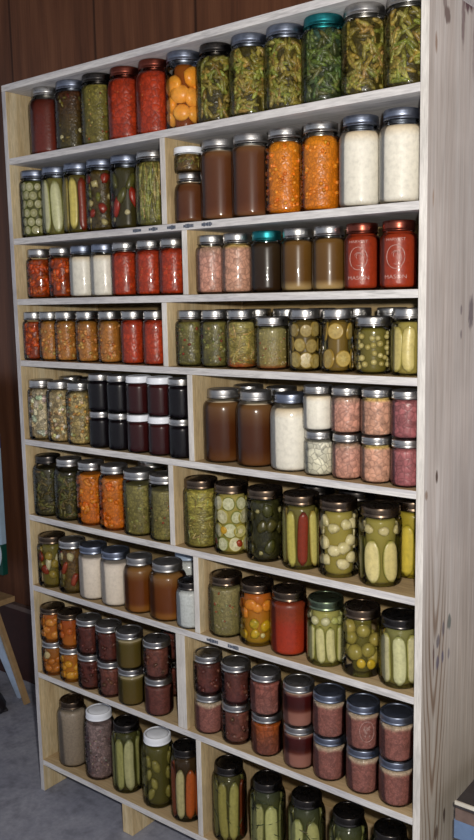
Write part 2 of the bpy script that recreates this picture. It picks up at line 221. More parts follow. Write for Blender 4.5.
def newbox(*a, **k): return box(bmesh.new(), *a, **k)

def bar(bm, p, q, w, h, up=(0, 1, 0)):
    p, q = Vector(p), Vector(q); d = (q-p).normalized(); s = d.cross(Vector(up)).normalized(); t = s.cross(d)
    vs = []
    for c in (p, q):
        for a, b in ((-1, -1), (1, -1), (1, 1), (-1, 1)):
            vs.append(bm.verts.new(c + s*a*w/2 + t*b*h/2))
    for f in ((0, 1, 2, 3), (7, 6, 5, 4), (0, 4, 5, 1), (1, 5, 6, 2), (2, 6, 7, 3), (3, 7, 4, 0)):
        bm.faces.new([vs[i] for i in f])
    bmesh.ops.recalc_face_normals(bm, faces=bm.faces[:])
    return bm

def lathe(bm, prof, n=32, caps=(True, True), col=None, layer=None):
    """prof: (r, z) from bottom to top.  col(frac_index, angle, z) -> colour"""
    rings = []
    for r, z in prof:
        ring = []
        for k in range(n):
            a = 2*PI*k/n
            v = bm.verts.new((r*math.cos(a), r*math.sin(a), z))
            if layer is not None: v[layer] = col(z, a) + (1,)
            ring.append(v)
        rings.append(ring)
    for a, b in zip(rings, rings[1:]):
        for k in range(n):
            bm.faces.new((a[k], a[(k+1) % n], b[(k+1) % n], b[k]))
    if caps[0]: bm.faces.new(rings[0][::-1])
    if caps[1]: bm.faces.new(rings[-1])
    return bm

# ------------------------------------------------------------------ node helpers
class NT:
    def __init__(s, name):
        s.m = bpy.data.materials.new(name); s.m.use_nodes = True
        s.t = s.m.node_tree; s.t.nodes.clear()
        s.out = s.n('ShaderNodeOutputMaterial')
    def n(s, typ, **k):
        nd = s.t.nodes.new(typ)
        for a, b in k.items():
            if a.startswith('i_'):
                key = a[2:]
                key = int(key) if key.isdigit() else key.replace('_', ' ')
                nd.inputs[key].default_value = b
            else: setattr(nd, a, b)
        return nd
    def l(s, a, b): s.t.links.new(a, b)
    def ramp(s, src, stops, interp='LINEAR'):
        r = s.n('ShaderNodeValToRGB'); cr = r.color_ramp; cr.interpolation = interp
        while len(cr.elements) < len(stops): cr.elements.new(.5)
        for e, (p, c) in zip(cr.elements, stops):
            e.position = p
            e.color = (c, c, c, 1) if isinstance(c, (int, float)) else lin4(c)
        s.l(src, r.inputs[0]); return r.outputs[0]
    def mix(s, fac, a, b, blend='MIX'):
        m = s.n('ShaderNodeMix', data_type='RGBA', blend_type=blend)
        for sock, v in ((m.inputs[0], fac), (m.inputs[6], a), (m.inputs[7], b)):
            if hasattr(v, 'is_linked') or hasattr(v, 'links'): s.l(v, sock)
            elif isinstance(v, (int, float)): sock.default_value = v
            else: sock.default_value = lin4(v)
        return m.outputs[2]
    def math(s, op, a, b=None, clamp=False):
        m = s.n('ShaderNodeMath', operation=op, use_clamp=clamp)
        for sock, v in zip(m.inputs, (a, b)):
            if v is None: continue
            if isinstance(v, (int, float)): sock.default_value = v
            else: s.l(v, sock)
        return m.outputs[0]
    def coords(s, scale=(1, 1, 1), seed=True, kind='Object'):
        tc = s.n('ShaderNodeTexCoord'); mp = s.n('ShaderNodeMapping')
        mp.inputs['Scale'].default_value = scale
        s.l(tc.outputs[kind], mp.inputs[0])
        if seed:
            oi = s.n('ShaderNodeObjectInfo'); va = s.n('ShaderNodeVectorMath', operation='SCALE')
            va.inputs[0].default_value = (13.1, 7.7, 19.3); s.l(oi.outputs['Random'], va.inputs['Scale'])
            s.l(va.outputs[0], mp.inputs['Location'])
        return mp.outputs[0]
    def noise(s, vec, scale, detail=3, rough=.55, dist=0):
        n = s.n('ShaderNodeTexNoise'); n.inputs['Scale'].default_value = scale; n.inputs['Detail'].default_value = detail
        n.inputs['Roughness'].default_value = rough; n.inputs['Distortion'].default_value = dist
        s.l(vec, n.inputs['Vector']); return n.outputs[0]
    def bsdf(s, color, rough=.5, metal=0.0, bump=None, bstr=.3, bdist=.001, spec=.5):
        b = s.n('ShaderNodeBsdfPrincipled')
        for key, v in (('Base Color', color), ('Roughness', rough), ('Metallic', metal)):
            if isinstance(v, (int, float)): b.inputs[key].default_value = v
            elif hasattr(v, 'links') or hasattr(v, 'is_linked'): s.l(v, b.inputs[key])
            else: b.inputs[key].default_value = lin4(v)
        b.inputs['Specular IOR Level'].default_value = spec
        if bump is not None:
            bp = s.n('ShaderNodeBump'); bp.inputs['Strength'].default_value = bstr; bp.inputs['Distance'].default_value = bdist
            s.l(bump, bp.inputs['Height']); s.l(bp.outputs[0], b.inputs['Normal'])
        s.l(b.outputs[0], s.out.inputs[0]); s.b = b
        return s.m

# ------------------------------------------------------------------ materials
def wood(name, c_lo, c_mid, c_hi, axis='X', dark=.55, fibre=1.0):
    """weathered plywood / sawn lumber with grain running along axis"""
    n = NT(name)
    st = {'X': (1.2, 14, 14), 'Z': (14, 14, 1.2), 'Y': (14, 1.2, 14)}[axis]
    v = n.coords(st)
    big = n.noise(v, 2.2, 4, .6, .6)
    fine = n.noise(n.coords(tuple(a*4 for a in st)), 6, 4, .7)
    patch = n.noise(n.coords((1, 1, 1)), 7, 3, .6)
    base = n.ramp(big, [(.25, c_lo), (.5, c_mid), (.75, c_hi)])
    f = n.ramp(fine, [(.3, 0.0), (.62, 1.0)])
    c = n.mix(f, n.mix(1.0, base, (dark, dark, dark), 'MULTIPLY'), base)
    p = n.ramp(patch, [(.35, .82), (.65, 1.05)])
    c = n.mix(1.0, c, p, 'MULTIPLY')
    return n.bsdf(c, .75, bump=fine, bstr=.35*fibre, bdist=.0015, spec=.25)

M = {}
M['edge_x'] = wood('shelf_edge_wood', (163, 161, 164), (198, 193, 189), (222, 218, 212), 'X', .8)
M['panel_z'] = wood('side_inner_wood', (183, 155, 112), (214, 191, 148), (232, 217, 182), 'Z', .85)
M['divider'] = wood('divider_wood', (181, 154, 112), (208, 183, 138), (226, 207, 168), 'Z', .82)
M['back'] = wood('back_ply', (141, 116, 79), (173, 148, 104), (198, 176, 136), 'X', .8)

def shelf_wood():
    """grey weathered faces, tan upper faces"""
    n = NT('shelf_board_wood')
    v = n.coords((1.2, 14, 14)); big = n.noise(v, 2.4, 4, .6, .6)
    fine = n.noise(n.coords((4, 50, 50)), 6, 4, .7)
    geo = n.n('ShaderNodeNewGeometry'); sx = n.n('ShaderNodeSeparateXYZ'); n.l(geo.outputs['True Normal'], sx.inputs[0])
    up = n.math('GREATER_THAN', sx.outputs['Z'], .6)
    front = n.ramp(big, [(.25, (188, 186, 191)), (.5, (217, 214, 213)), (.75, (238, 235, 231))])
    top = n.ramp(big, [(.25, (169, 143, 106)), (.5, (197, 171, 130)), (.75, (214, 193, 154))])
    c = n.mix(up, front, top)
    f = n.ramp(fine, [(.3, .72), (.6, 1.0)])
    c = n.mix(1.0, c, f, 'MULTIPLY')
    st = n.noise(n.coords((3, 30, 30)), 3, 3, .6)
    s2 = n.ramp(st, [(.58, 1.0), (.72, .70)])
    c = n.mix(1.0, c, s2, 'MULTIPLY')
    return n.bsdf(c, .75, bump=fine, bstr=.3, bdist=.0015, spec=.25)
M['shelf'] = shelf_wood()

def panel_right():
    n = NT('weathered_side_panel')
    tc = n.n('ShaderNodeTexCoord'); sp = n.n('ShaderNodeSeparateXYZ'); n.l(tc.outputs['Object'], sp.inputs[0])
    y, z = sp.outputs['Y'], sp.outputs['Z']
    # wobble
    wv = n.coords((3, 3, 1.1), seed=False); wob = n.noise(wv, 2.3, 2, .5)
    yy = n.math('ADD', y, n.math('MULTIPLY', n.math('SUBTRACT', wob, .5), .05))
    # cathedral arches: nested V-rings below z = .85, straight grain above
    dy = n.math('SUBTRACT', yy, .062)
    ay = n.math('ABSOLUTE', dy)
    zz = n.math('MULTIPLY', z, -.085)
    rr = n.math('ADD', n.math('SQRT', n.math('ADD', n.math('MULTIPLY', dy, dy), .00012)), n.math('MULTIPLY', zz, n.math('LESS_THAN', ay, 9.0)))
    rings = n.math('SINE', n.math('MULTIPLY', rr, 430.0))
    ringm = n.ramp(n.math('MULTIPLY', n.math('ADD', rings, 1.0), .5), [(.0, 0.0), (.62, .08), (1.0, 1.0)])
    near = n.math('MULTIPLY', n.ramp(ay, [(.0, 1.0), (.035, 1.0), (.065, .15)]), n.ramp(z, [(.0, 1.0), (.75, 1.0), (1.0, .12)]))
    ringm = n.math('MULTIPLY', ringm, near)
    v = n.coords((20, 20, .7), seed=False)
    big = n.noise(v, 2.6, 4, .6, .3)
    fine = n.noise(n.coords((90, 90, 2.0), seed=False), 3.0, 4, .7)
    patch = n.noise(n.coords((1, 1, .7), seed=False), 5, 3, .6)
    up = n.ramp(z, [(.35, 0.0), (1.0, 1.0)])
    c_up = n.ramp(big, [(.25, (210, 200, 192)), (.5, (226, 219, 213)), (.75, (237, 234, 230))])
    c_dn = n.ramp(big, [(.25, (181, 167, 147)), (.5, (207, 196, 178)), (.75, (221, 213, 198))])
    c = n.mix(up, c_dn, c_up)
    c = n.mix(n.math('MULTIPLY', ringm, .8), c, (134, 105, 79))
    f = n.ramp(fine, [(.32, .80), (.6, 1.0)]); c = n.mix(1.0, c, f, 'MULTIPLY')
    c = n.mix(1.0, c, n.ramp(patch, [(.35, .86), (.65, 1.03)]), 'MULTIPLY')
    # knots and stains: (y, z, ry, rz, colour, strength)
    nz = n.noise(n.coords((1, 1, .35), seed=False), 110, 3, .6)
    for (ky, kz, ry, rz, colr, st) in SPOTS:
        a = n.math('DIVIDE', n.math('SUBTRACT', y, ky), ry); b = n.math('DIVIDE', n.math('SUBTRACT', z, kz), rz)
        d = n.math('ADD', n.math('MULTIPLY', a, a), n.math('MULTIPLY', b, b))
        d = n.math('ADD', d, n.math('MULTIPLY', n.math('SUBTRACT', nz, .5), 2.0))
        m = n.math('MULTIPLY', n.ramp(d, [(.35, 1.0), (1.0, 0.0)]), st)
        c = n.mix(m, c, colr)
    return n.bsdf(c, .78, bump=fine, bstr=.35, bdist=.0015, spec=.2)
SPOTS = [
 (.175, 2.010, .034, .030, (106, 79, 86), .95), (.150, 1.965, .010, .06, (125, 102, 106), .7), (.215, 1.93, .02, .09, (141, 122, 124), .5),
 (.078, 1.955, .015, .018, (130, 113, 108), .9), (.066, 1.975, .010, .016, (138, 122, 118), .7), (.030, 1.895, .006, .020, (160, 130, 110), .8), (.026, 1.62, .004, .02, (176, 147, 124), .7),
 (.215, 1.405, .016, .040, (125, 118, 124), .85), (.165, 1.410, .005, .012, (138, 128, 132), .8), (.165, 1.362, .005, .012, (138, 128, 132), .8),
 (.058, 1.085, .006, .018, (92, 74, 64), .95), (.012, 1.055, .008, .012, (141, 111, 87), .7),
 (.075, .735, .009, .016, (103, 98, 110), .75), (.100, .755, .008, .018, (103, 98, 110), .7), (.130, .760, .012, .020, (86, 104, 100), .75),
 (.075, .690, .008, .016, (98, 96, 122), .7), (.100, .695, .007, .018, (92, 92, 122), .75), (.055, .715, .006, .014, (109, 103, 112), .6), (.130, .69, .006, .015, (112, 108, 124), .6),
 (.055, .700, .003, .045, (107, 74, 60), .9),
 (.120, .325, .007, .02, (76, 56, 46), .9), (.080, .305, .010, .02, (90, 64, 48), .8),
]
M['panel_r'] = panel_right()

def wall_mat():
    n = NT('brown_wall_panelling')
    tc = n.n('ShaderNodeTexCoord'); sp = n.n('ShaderNodeSeparateXYZ'); n.l(tc.outputs['Object'], sp.inputs[0])
    fr = n.math('FRACT', n.math('DIVIDE', n.math('ADD', sp.outputs['X'], 5.03), .41))
    gr = n.ramp(fr, [(.0, .35), (.012, .35), (.02, 1.0), (.985, 1.0), (1.0, .35)])
    big = n.noise(n.coords((9, 9, .6), seed=False), 2, 4, .6, .4)
    fine = n.noise(n.coords((60, 60, 2), seed=False), 3, 4, .7)
    c = n.ramp(big, [(.25, (78, 47, 32)), (.5, (107, 67, 45)), (.75, (131, 86, 59))])
    c = n.mix(1.0, c, gr, 'MULTIPLY')
    c = n.mix(1.0, c, n.ramp(fine, [(.3, .8), (.65, 1.05)]), 'MULTIPLY')
    return n.bsdf(c, .5, bump=fine, bstr=.1, spec=.3)
M['wall'] = wall_mat()

def floor_mat():
    n = NT('concrete_floor')
    v = n.coords((1, 1, 1), seed=False)
    a = n.noise(v, 3.5, 5, .6); b = n.noise(v, 60, 4, .7); d = n.noise(v, 14, 3, .6)
    c = n.ramp(a, [(.3, (132, 135, 150)), (.5, (150, 153, 168)), (.7, (168, 170, 182))])
    c = n.mix(1.0, c, n.ramp(b, [(.3, .8), (.65, 1.05)]), 'MULTIPLY')
    c = n.mix(1.0, c, n.ramp(d, [(.36, .80), (.5, 1.0)]), 'MULTIPLY')
    return n.bsdf(c, .85, bump=b, bstr=.3, bdist=.002, spec=.2)
M['floor'] = floor_mat()

def plain(name, c, rough=.5, metal=0, var=.12, scale=40, spec=.5):
    n = NT(name); nz = n.noise(n.coords((1, 1, 1)), scale, 3, .6)
    cc = n.mix(1.0, c, n.ramp(nz, [(.3, 1-var), (.7, 1+var*.4)]), 'MULTIPLY')
    return n.bsdf(cc, rough, metal, spec=spec)

def metal_lid(name, c, rough=.25):
    n = NT(name); v = n.coords((1, 1, 1)); nz = n.noise(v, 300, 2, .6); sc = n.noise(v, 60, 3, .6)
    cc = n.mix(1.0, c, n.ramp(sc, [(.3, .8), (.65, 1.0)]), 'MULTIPLY')
    r = n.ramp(sc, [(.3, rough), (.7, rough+.15)])
    return n.bsdf(cc, r, 1.0, bump=nz, bstr=.05, bdist=.0005)
M['silver'] = metal_lid('silver_tin', (185, 183, 180))
M['bluesteel'] = metal_lid('bluish_zinc', (143, 151, 168), .3)
M['darktin_reflect'] = metal_lid('dark_tin_reflection', (78, 74, 71), .22)  # lower rows: the mirrored dark room is put into this tin colour
M['browntin_reflect'] = metal_lid('tin_brown_reflection', (111, 95, 80), .22)  # brown of the reflected ceiling and room painted into the lid metal
M['redtin'] = metal_lid('red_brown_tin', (138, 74, 60), .25)
M['greentin'] = metal_lid('green_tin', (124, 138, 112), .25)
M['greytin'] = metal_lid('grey_tin', (178, 176, 174), .36)
M['teal'] = metal_lid('teal_tin', (47, 138, 144), .35)
M['tealpaint'] = plain('teal_lid_paint', (42, 128, 136), .3)
M['white'] = plain('white_lid', (241, 244, 250), .35, var=.03)
M['paleblue'] = plain('pale_blue_lid', (169, 188, 214), .35, var=.05)

def glass_mat():
    n = NT('jar_glass')
    v = n.coords((1, 1, .6)); nz = n.noise(v, 75, 2, .5)
    bp = n.n('ShaderNodeBump'); bp.inputs['Strength'].default_value = .16; bp.inputs['Distance'].default_value = .003
    n.l(nz, bp.inputs['Height'])
    tr = n.n('ShaderNodeBsdfTransparent'); tr.inputs[0].default_value = (.972, .97, .955, 1)
    gl = n.n('ShaderNodeBsdfGlossy'); gl.inputs['Roughness'].default_value = .05; gl.inputs[0].default_value = (1, 1, 1, 1)
    n.l(bp.outputs[0], gl.inputs['Normal'])
    fr = n.n('ShaderNodeFresnel'); fr.inputs['IOR'].default_value = 1.27
    mx = n.n('ShaderNodeMixShader'); n.l(fr.outputs[0], mx.inputs[0]); n.l(tr.outputs[0], mx.inputs[1]); n.l(gl.outputs[0], mx.inputs[2])
    n.l(mx.outputs[0], n.out.inputs[0])
    return n.m
M['glass'] = glass_mat()
def emboss_mat():
    n = NT('raised_glass')
    tr = n.n('ShaderNodeBsdfTransparent'); tr.inputs[0].default_value = (1, .93, .9, 1)
    gl = n.n('ShaderNodeBsdfPrincipled'); gl.inputs['Base Color'].default_value = (.75, .55, .5, 1); gl.inputs['Roughness'].default_value = .2
    mx = n.n('ShaderNodeMixShader'); mx.inputs[0].default_value = .35
    n.l(tr.outputs[0], mx.inputs[1]); n.l(gl.outputs[0], mx.inputs[2]); n.l(mx.outputs[0], n.out.inputs[0])
    return n.m
M['emboss'] = emboss_mat()

def food(name, cell=None, cellstr=.5, edge=.5, nscale=90, nstr=.3, bump=.4, rough=.35, stretch=(1, 1, 1), thr=.10, spec=.35):
    """contents material: vertex colour 'Col' broken up into cells and mottling"""
    n = NT(name)
    at = n.n('ShaderNodeAttribute', attribute_name='Col'); c = at.outputs['Color']
    v = n.coords(stretch)
    nz = n.noise(v, nscale, 3, .6)
    c = n.mix(1.0, c, n.ramp(nz, [(.28, 1-nstr), (.5, 1.0), (.72, 1+nstr*.6)]), 'MULTIPLY')
    h = nz
    if cell:
        wob = n.n('ShaderNodeVectorMath', operation='SCALE'); cl = n.n('ShaderNodeTexNoise'); cl.inputs['Scale'].default_value = cell*.7
        n.l(v, cl.inputs['Vector']); n.l(cl.outputs['Color'], wob.inputs[0]); wob.inputs['Scale'].default_value = .9/cell
        ad = n.n('ShaderNodeVectorMath', operation='ADD'); n.l(v, ad.inputs[0]); n.l(wob.outputs[0], ad.inputs[1])
        vo = n.n('ShaderNodeTexVoronoi', feature='F1'); vo.inputs['Scale'].default_value = cell; n.l(ad.outputs[0], vo.inputs['Vector'])
        ve = n.n('ShaderNodeTexVoronoi', feature='DISTANCE_TO_EDGE'); ve.inputs['Scale'].default_value = cell; n.l(ad.outputs[0], ve.inputs['Vector'])
        sep = n.n('ShaderNodeSeparateColor'); n.l(vo.outputs['Color'], sep.inputs[0])
        br = n.ramp(sep.outputs[0], [(.0, 1-cellstr), (.6, 1.0), (1.0, 1+cellstr*.7)])
        c = n.mix(1.0, c, br, 'MULTIPLY')
        e = n.ramp(ve.outputs['Distance'], [(.0, 1-edge), (thr, 1.0)])
        c = n.mix(1.0, c, e, 'MULTIPLY')
        h = ve.outputs['Distance']
    return n.bsdf(c, rough, bump=h if bump else None, bstr=bump, bdist=.002, spec=spec)
F = {
 'liq': food('clear_liquid', None, nscale=20, nstr=.08, bump=0, rough=.3, spec=.2),
 'puree': food('puree', None, nscale=160, nstr=.22, bump=.3),
 'gentle': food('gentle_chunks', 125, .2, .42, 60, .15, .6),
 'soft': food('soft_white', None, nscale=110, nstr=.13, bump=.35),
 'fine': food('fine_mince', 260, .28, .28, 60, .2, .5),
 'mid': food('small_chunks', 130, .38, .5, 60, .2, .6),
 'big': food('large_chunks', 75, .34, .55, 90, .25, .7),
 'meat': food('packed_meat', 85, .22, .35, 120, .3, .6, thr=.16),
 'shred': food('shredded', 190, .42, .5, 50, .3, .7, stretch=(.6, .6, 1.3)),
 'flake': food('dry_flakes', 105, .55, .6, 200, .3, .8),
 'piece': food('vegetable_piece', None, nscale=120, nstr=.18, bump=.2, rough=.3),
}

# ------------------------------------------------------------------ jar shapes
def jar_profile(r, H, mouth):
    """outer glass profile, bottom to rim, and where the lid begins"""
    m = r*mouth; lid_h = .0145 if H < .07 else min(.020, H*.165)
    zl = H-lid_h
    sh = .025 if mouth < .83 else (.013 if mouth < .92 else .008)
    zs = zl-.004-sh
    pts = [(r*.55, .0015), (r*.80, 0.0), (r*.93, .0015), (r*.985, .006), (r, .012), (r, .3*H), (r, zs-.01), (r*.995, zs)]
    for k in range(1, 6):
        t = k/5; a = t*PI/2
        pts.append((m*.95+(r*.995-m*.95)*math.cos(a)**1.0, zs+sh*math.sin(a)*.96))
    pts += [(m*.95, zl-.002), (m*.93, zl+.004), (m*.93, H-.003)]
    return pts, zl, lid_h, zs

CACHE = {}
def glass_mesh(r, H, mouth):
    k = ('g', round(r, 4), H, mouth)
    if k not in CACHE:
        bm = bmesh.new(); pr, zl, lh, zs = jar_profile(r, H, mouth)
        lathe(bm, pr, 40, (True, False))
        me = bpy.data.meshes.new('glass_body'); bm.to_mesh(me); bm.free(); me.materials.append(M['glass'])
        for p in me.polygons: p.use_smooth = True
        CACHE[k] = me
    return CACHE[k]

LIDS = {'silver': ('silver', 'silver'), 'blue': ('bluesteel', 'bluesteel'), 'dark': ('darktin_reflect', 'darktin_reflect'), 'brown': ('browntin_reflect', 'browntin_reflect'),
        'redlid': ('redtin', 'redtin'), 'whiterim': ('redtin', 'white'), 'teal': ('teal', 'tealpaint'), 'green': ('greentin', 'greentin'),
        'glass': ('greytin', 'greytin'), 'white': ('white', 'white'), 'paleblue': ('paleblue', 'paleblue')}
def band_mesh(r, H, mouth, mat):
    k = ('b', round(r, 4), H, mouth, mat)
    if k not in CACHE:
        bm = bmesh.new(); pr, zl, lh, zs = jar_profile(r, H, mouth); m = r*mouth
        pl = mat in ('white', 'paleblue')
        rr = m*(1.02 if pl else 1.0)
        prof = [(m*.955, zl+.0005), (rr+.0008, zl), (rr+.0010, zl+.0018), (rr, zl+.003), (rr-.0004, zl+lh*.35), (rr+.0005, zl+lh*.45), (rr-.0004, zl+lh*.56),
                (rr+.0004, zl+lh*.66), (rr-.0004, zl+lh*.76), (rr, H-.0022), (rr-.0012, H-.0003), (rr-.003, H), (rr-.0055, H-.0004), (rr-.0058, H-.0016)]
        lathe(bm, prof, 48, (False, False))
        me = bpy.data.meshes.new('screw_band'); bm.to_mesh(me); bm.free(); me.materials.append(M[mat])
        for p in me.polygons: p.use_smooth = True
        CACHE[k] = me
    return CACHE[k]
def disc_mesh(r, H, mouth, mat):
    k = ('d', round(r, 4), H, mouth, mat)
    if k not in CACHE:
        bm = bmesh.new(); m = r*mouth
        lathe(bm, [(m-.0062, H-.0022), (m-.0062, H-.0012), (m*.74, H-.0011), (m*.70, H-.0003), (m*.3, H-.0002), (m*.05, H-.0002)], 40, (True, True))
        me = bpy.data.meshes.new('lid_disc'); bm.to_mesh(me); bm.free(); me.materials.append(M[mat])
        for p in me.polygons: p.use_smooth = True
        CACHE[k] = me
    return CACHE[k]

# ------------------------------------------------------------------ contents
def mixc(a, b, t): return tuple(x+(y-x)*t for x, y in zip(a, b))

def layered(layers):
    """layers: [(frac, hex)] -> colour function of frac 0..1"""
    L = [(f, lin(c)) for f, c in layers]
    def fn(t):
        if t <= L[0][0]: return L[0][1]
        for (a, ca), (b, cb) in zip(L, L[1:]):
            if t <= b: return mixc(ca, cb, (t-a)/max(b-a, 1e-6))
        return L[-1][1]
    return fn

def core_bm(r, H, mouth, level, layers, shrink=.0022, wavy=0.0, rng=random):
    bm = bmesh.new(); lay = bm.verts.layers.float_color.new('Col')
    pr, zl, lh, zs = jar_profile(r, H, mouth)
    ztop = .004+(zl-.004)*level
    def rad(z):
        for (r0, z0), (r1, z1) in zip(pr[1:], pr[2:]):
            if z0 <= z <= z1: return r0+(r1-r0)*(z-z0)/max(z1-z0, 1e-6)
        return pr[-1][0]
    fn = layered(layers); N = 26
    prof = [(max(rad(.004+(ztop-.004)*i/N)-shrink, .004), .004+(ztop-.004)*i/N) for i in range(N+1)]
    prof[0] = (prof[0][0]*.95, prof[0][1])
    ph = rng.random()*9
    def col(z, a):
        t = (z-.004)/(ztop-.004)
        if wavy: t += wavy*noise.noise(Vector((math.cos(a)*2+ph, math.sin(a)*2, t*4)))
        return fn(max(0, min(1, t)))
    prof.append((prof[-1][0]*.8, ztop+.0008)); prof.append((prof[-1][0]*.4, ztop+.0010))
    lathe(bm, prof, 32, (True, True), col, lay)
    return bm, lay, rad, ztop

def finish(bm, name, mats, parent, smooth=True):
    bmesh.ops.recalc_face_normals(bm, faces=bm.faces[:])
    return obj(name, bm, mats, parent, smooth)

def rotz_place(theta, rad, z, tilt=0.0, roll=0.0):
    """matrix putting local -Y... local +X outward at angle theta"""
    return Matrix.Rotation(theta, 4, 'Z') @ Matrix.Translation((rad, 0, z)) @ Matrix.Rotation(tilt, 4, 'X') @ Matrix.Rotation(roll, 4, 'Y')

def add_tube(bm, lay, pts, rad, col, n=6, mat=Matrix(), taper=.5):
    rings = []; N = len(pts)
    for i, p in enumerate(pts):
        p = Vector(p); d = (Vector(pts[min(i+1, N-1)])-Vector(pts[max(i-1, 0)])).normalized()
        s = d.orthogonal().normalized(); t = d.cross(s)
        rr = rad*(taper if i in (0, N-1) else 1)
        ring = []
        for k in range(n):
            a = 2*PI*k/n
            v = bm.verts.new(mat @ (p+(s*math.cos(a)+t*math.sin(a))*rr)); v[lay] = tuple(col)+(1,)
            ring.append(v)
        rings.append(ring)
    for a, b in zip(rings, rings[1:]):
        for k in range(n): bm.faces.new((a[k], a[(k+1) % n], b[(k+1) % n], b[k]))
    bm.faces.new(rings[0][::-1]); bm.faces.new(rings[-1])

def spear_bm(L, w, th, flesh, rim, seed=0, skin_only=False, blunt=7.0):
    """upright spear: local +X is the visible (cut) face, Z long axis"""
    bm = bmesh.new(); lay = bm.verts.layers.float_color.new('Col'); rg = random.Random(seed)
    f, s = lin(flesh), lin(rim); rings = []; N = 12; n = 14
    bend = rg.uniform(-.03, .03)*L
    for i in range(N+1):
        t = i/N; e = max(.10, (1-abs(2*t-1)**blunt))**.55
        ring = []
        for k in range(n):
            a = 2*PI*k/n; y = math.sin(a)*w/2*e; x = math.cos(a)*th/2*(.75+.25*e)
            v = bm.verts.new((x, y+bend*math.sin(PI*t), (t-.5)*L))
            u = abs(math.sin(a)); c = f
            if math.cos(a) < -.1 or u > .86 or i in (0, N): c = s
            elif u < .33: c = mixc(f, tuple(min(1, q*1.18) for q in f), .8)
            if skin_only: c = s
            v[lay] = c+(1,); ring.append(v)
        rings.append(ring)
    for a, b in zip(rings, rings[1:]):
        for k in range(n): bm.faces.new((a[k], a[(k+1) % n], b[(k+1) % n], b[k]))
    bm.faces.new(rings[0][::-1]); bm.faces.new(rings[-1])
    return bm

def slice_bm(rad, th, flesh, mid, rim, ecc=1.0):
    """round slice facing local +X"""
    bm = bmesh.new(); lay = bm.verts.layers.float_color.new('Col'); n = 22
    cs = [lin(mid), lin(mid), lin(flesh), lin(flesh), lin(rim), lin(rim), lin(rim)]
    fr = [.0001, .30, .42, .84, .90, 1.0, .98]; xs = [th/2*1.0, th/2*1.05, th/2, th/2, th/2*.95, th/2*.3, -th/2]
    rings = []
    for q, x, c in zip(fr, xs, cs):
        ring = []
        for k in range(n):
            a = 2*PI*k/n; v = bm.verts.new((x, math.cos(a)*rad*q*ecc, math.sin(a)*rad*q))
            seed = (k % 4 == 0) and .2 < q < .5
            v[lay] = (tuple(z*.75 for z in c) if seed else c)+(1,); ring.append(v)
        rings.append(ring)
    for a, b in zip(rings, rings[1:]):
        for k in range(n): bm.faces.new((a[k], b[k], b[(k+1) % n], a[(k+1) % n]))
    bm.faces.new(rings[-1])
    return bm

def lump_bm(rx, ry, rz, col, col2=None, rough=.18, seed=0, sub=2, freq=1.6):
    bm = bmesh.new(); lay = bm.verts.layers.float_color.new('Col')
    bmesh.ops.create_icosphere(bm, subdivisions=sub, radius=1)
    c1 = lin(col); c2 = lin(col2) if col2 else c1
    for v in bm.verts:
        q = noise.noise(v.co*freq+Vector((seed*3.7, seed*1.3, seed*2.1)))
        d = 1+rough*q*1.4
        v[lay] = mixc(c1, c2, max(0, min(1, .5+q*1.2)))+(1,)
        v.co = Vector((v.co.x*rx*d, v.co.y*ry*d, v.co.z*rz*d))
    return bm

def put(bm, name, parent, mat, m=None):
    o = obj(name, bm, m or F['piece'], parent, True)
    o.matrix_local = mat
    return o

CAMDIR = math.atan2(-1.475, 1.3)   # rough bearing from the shelf towards the photographer

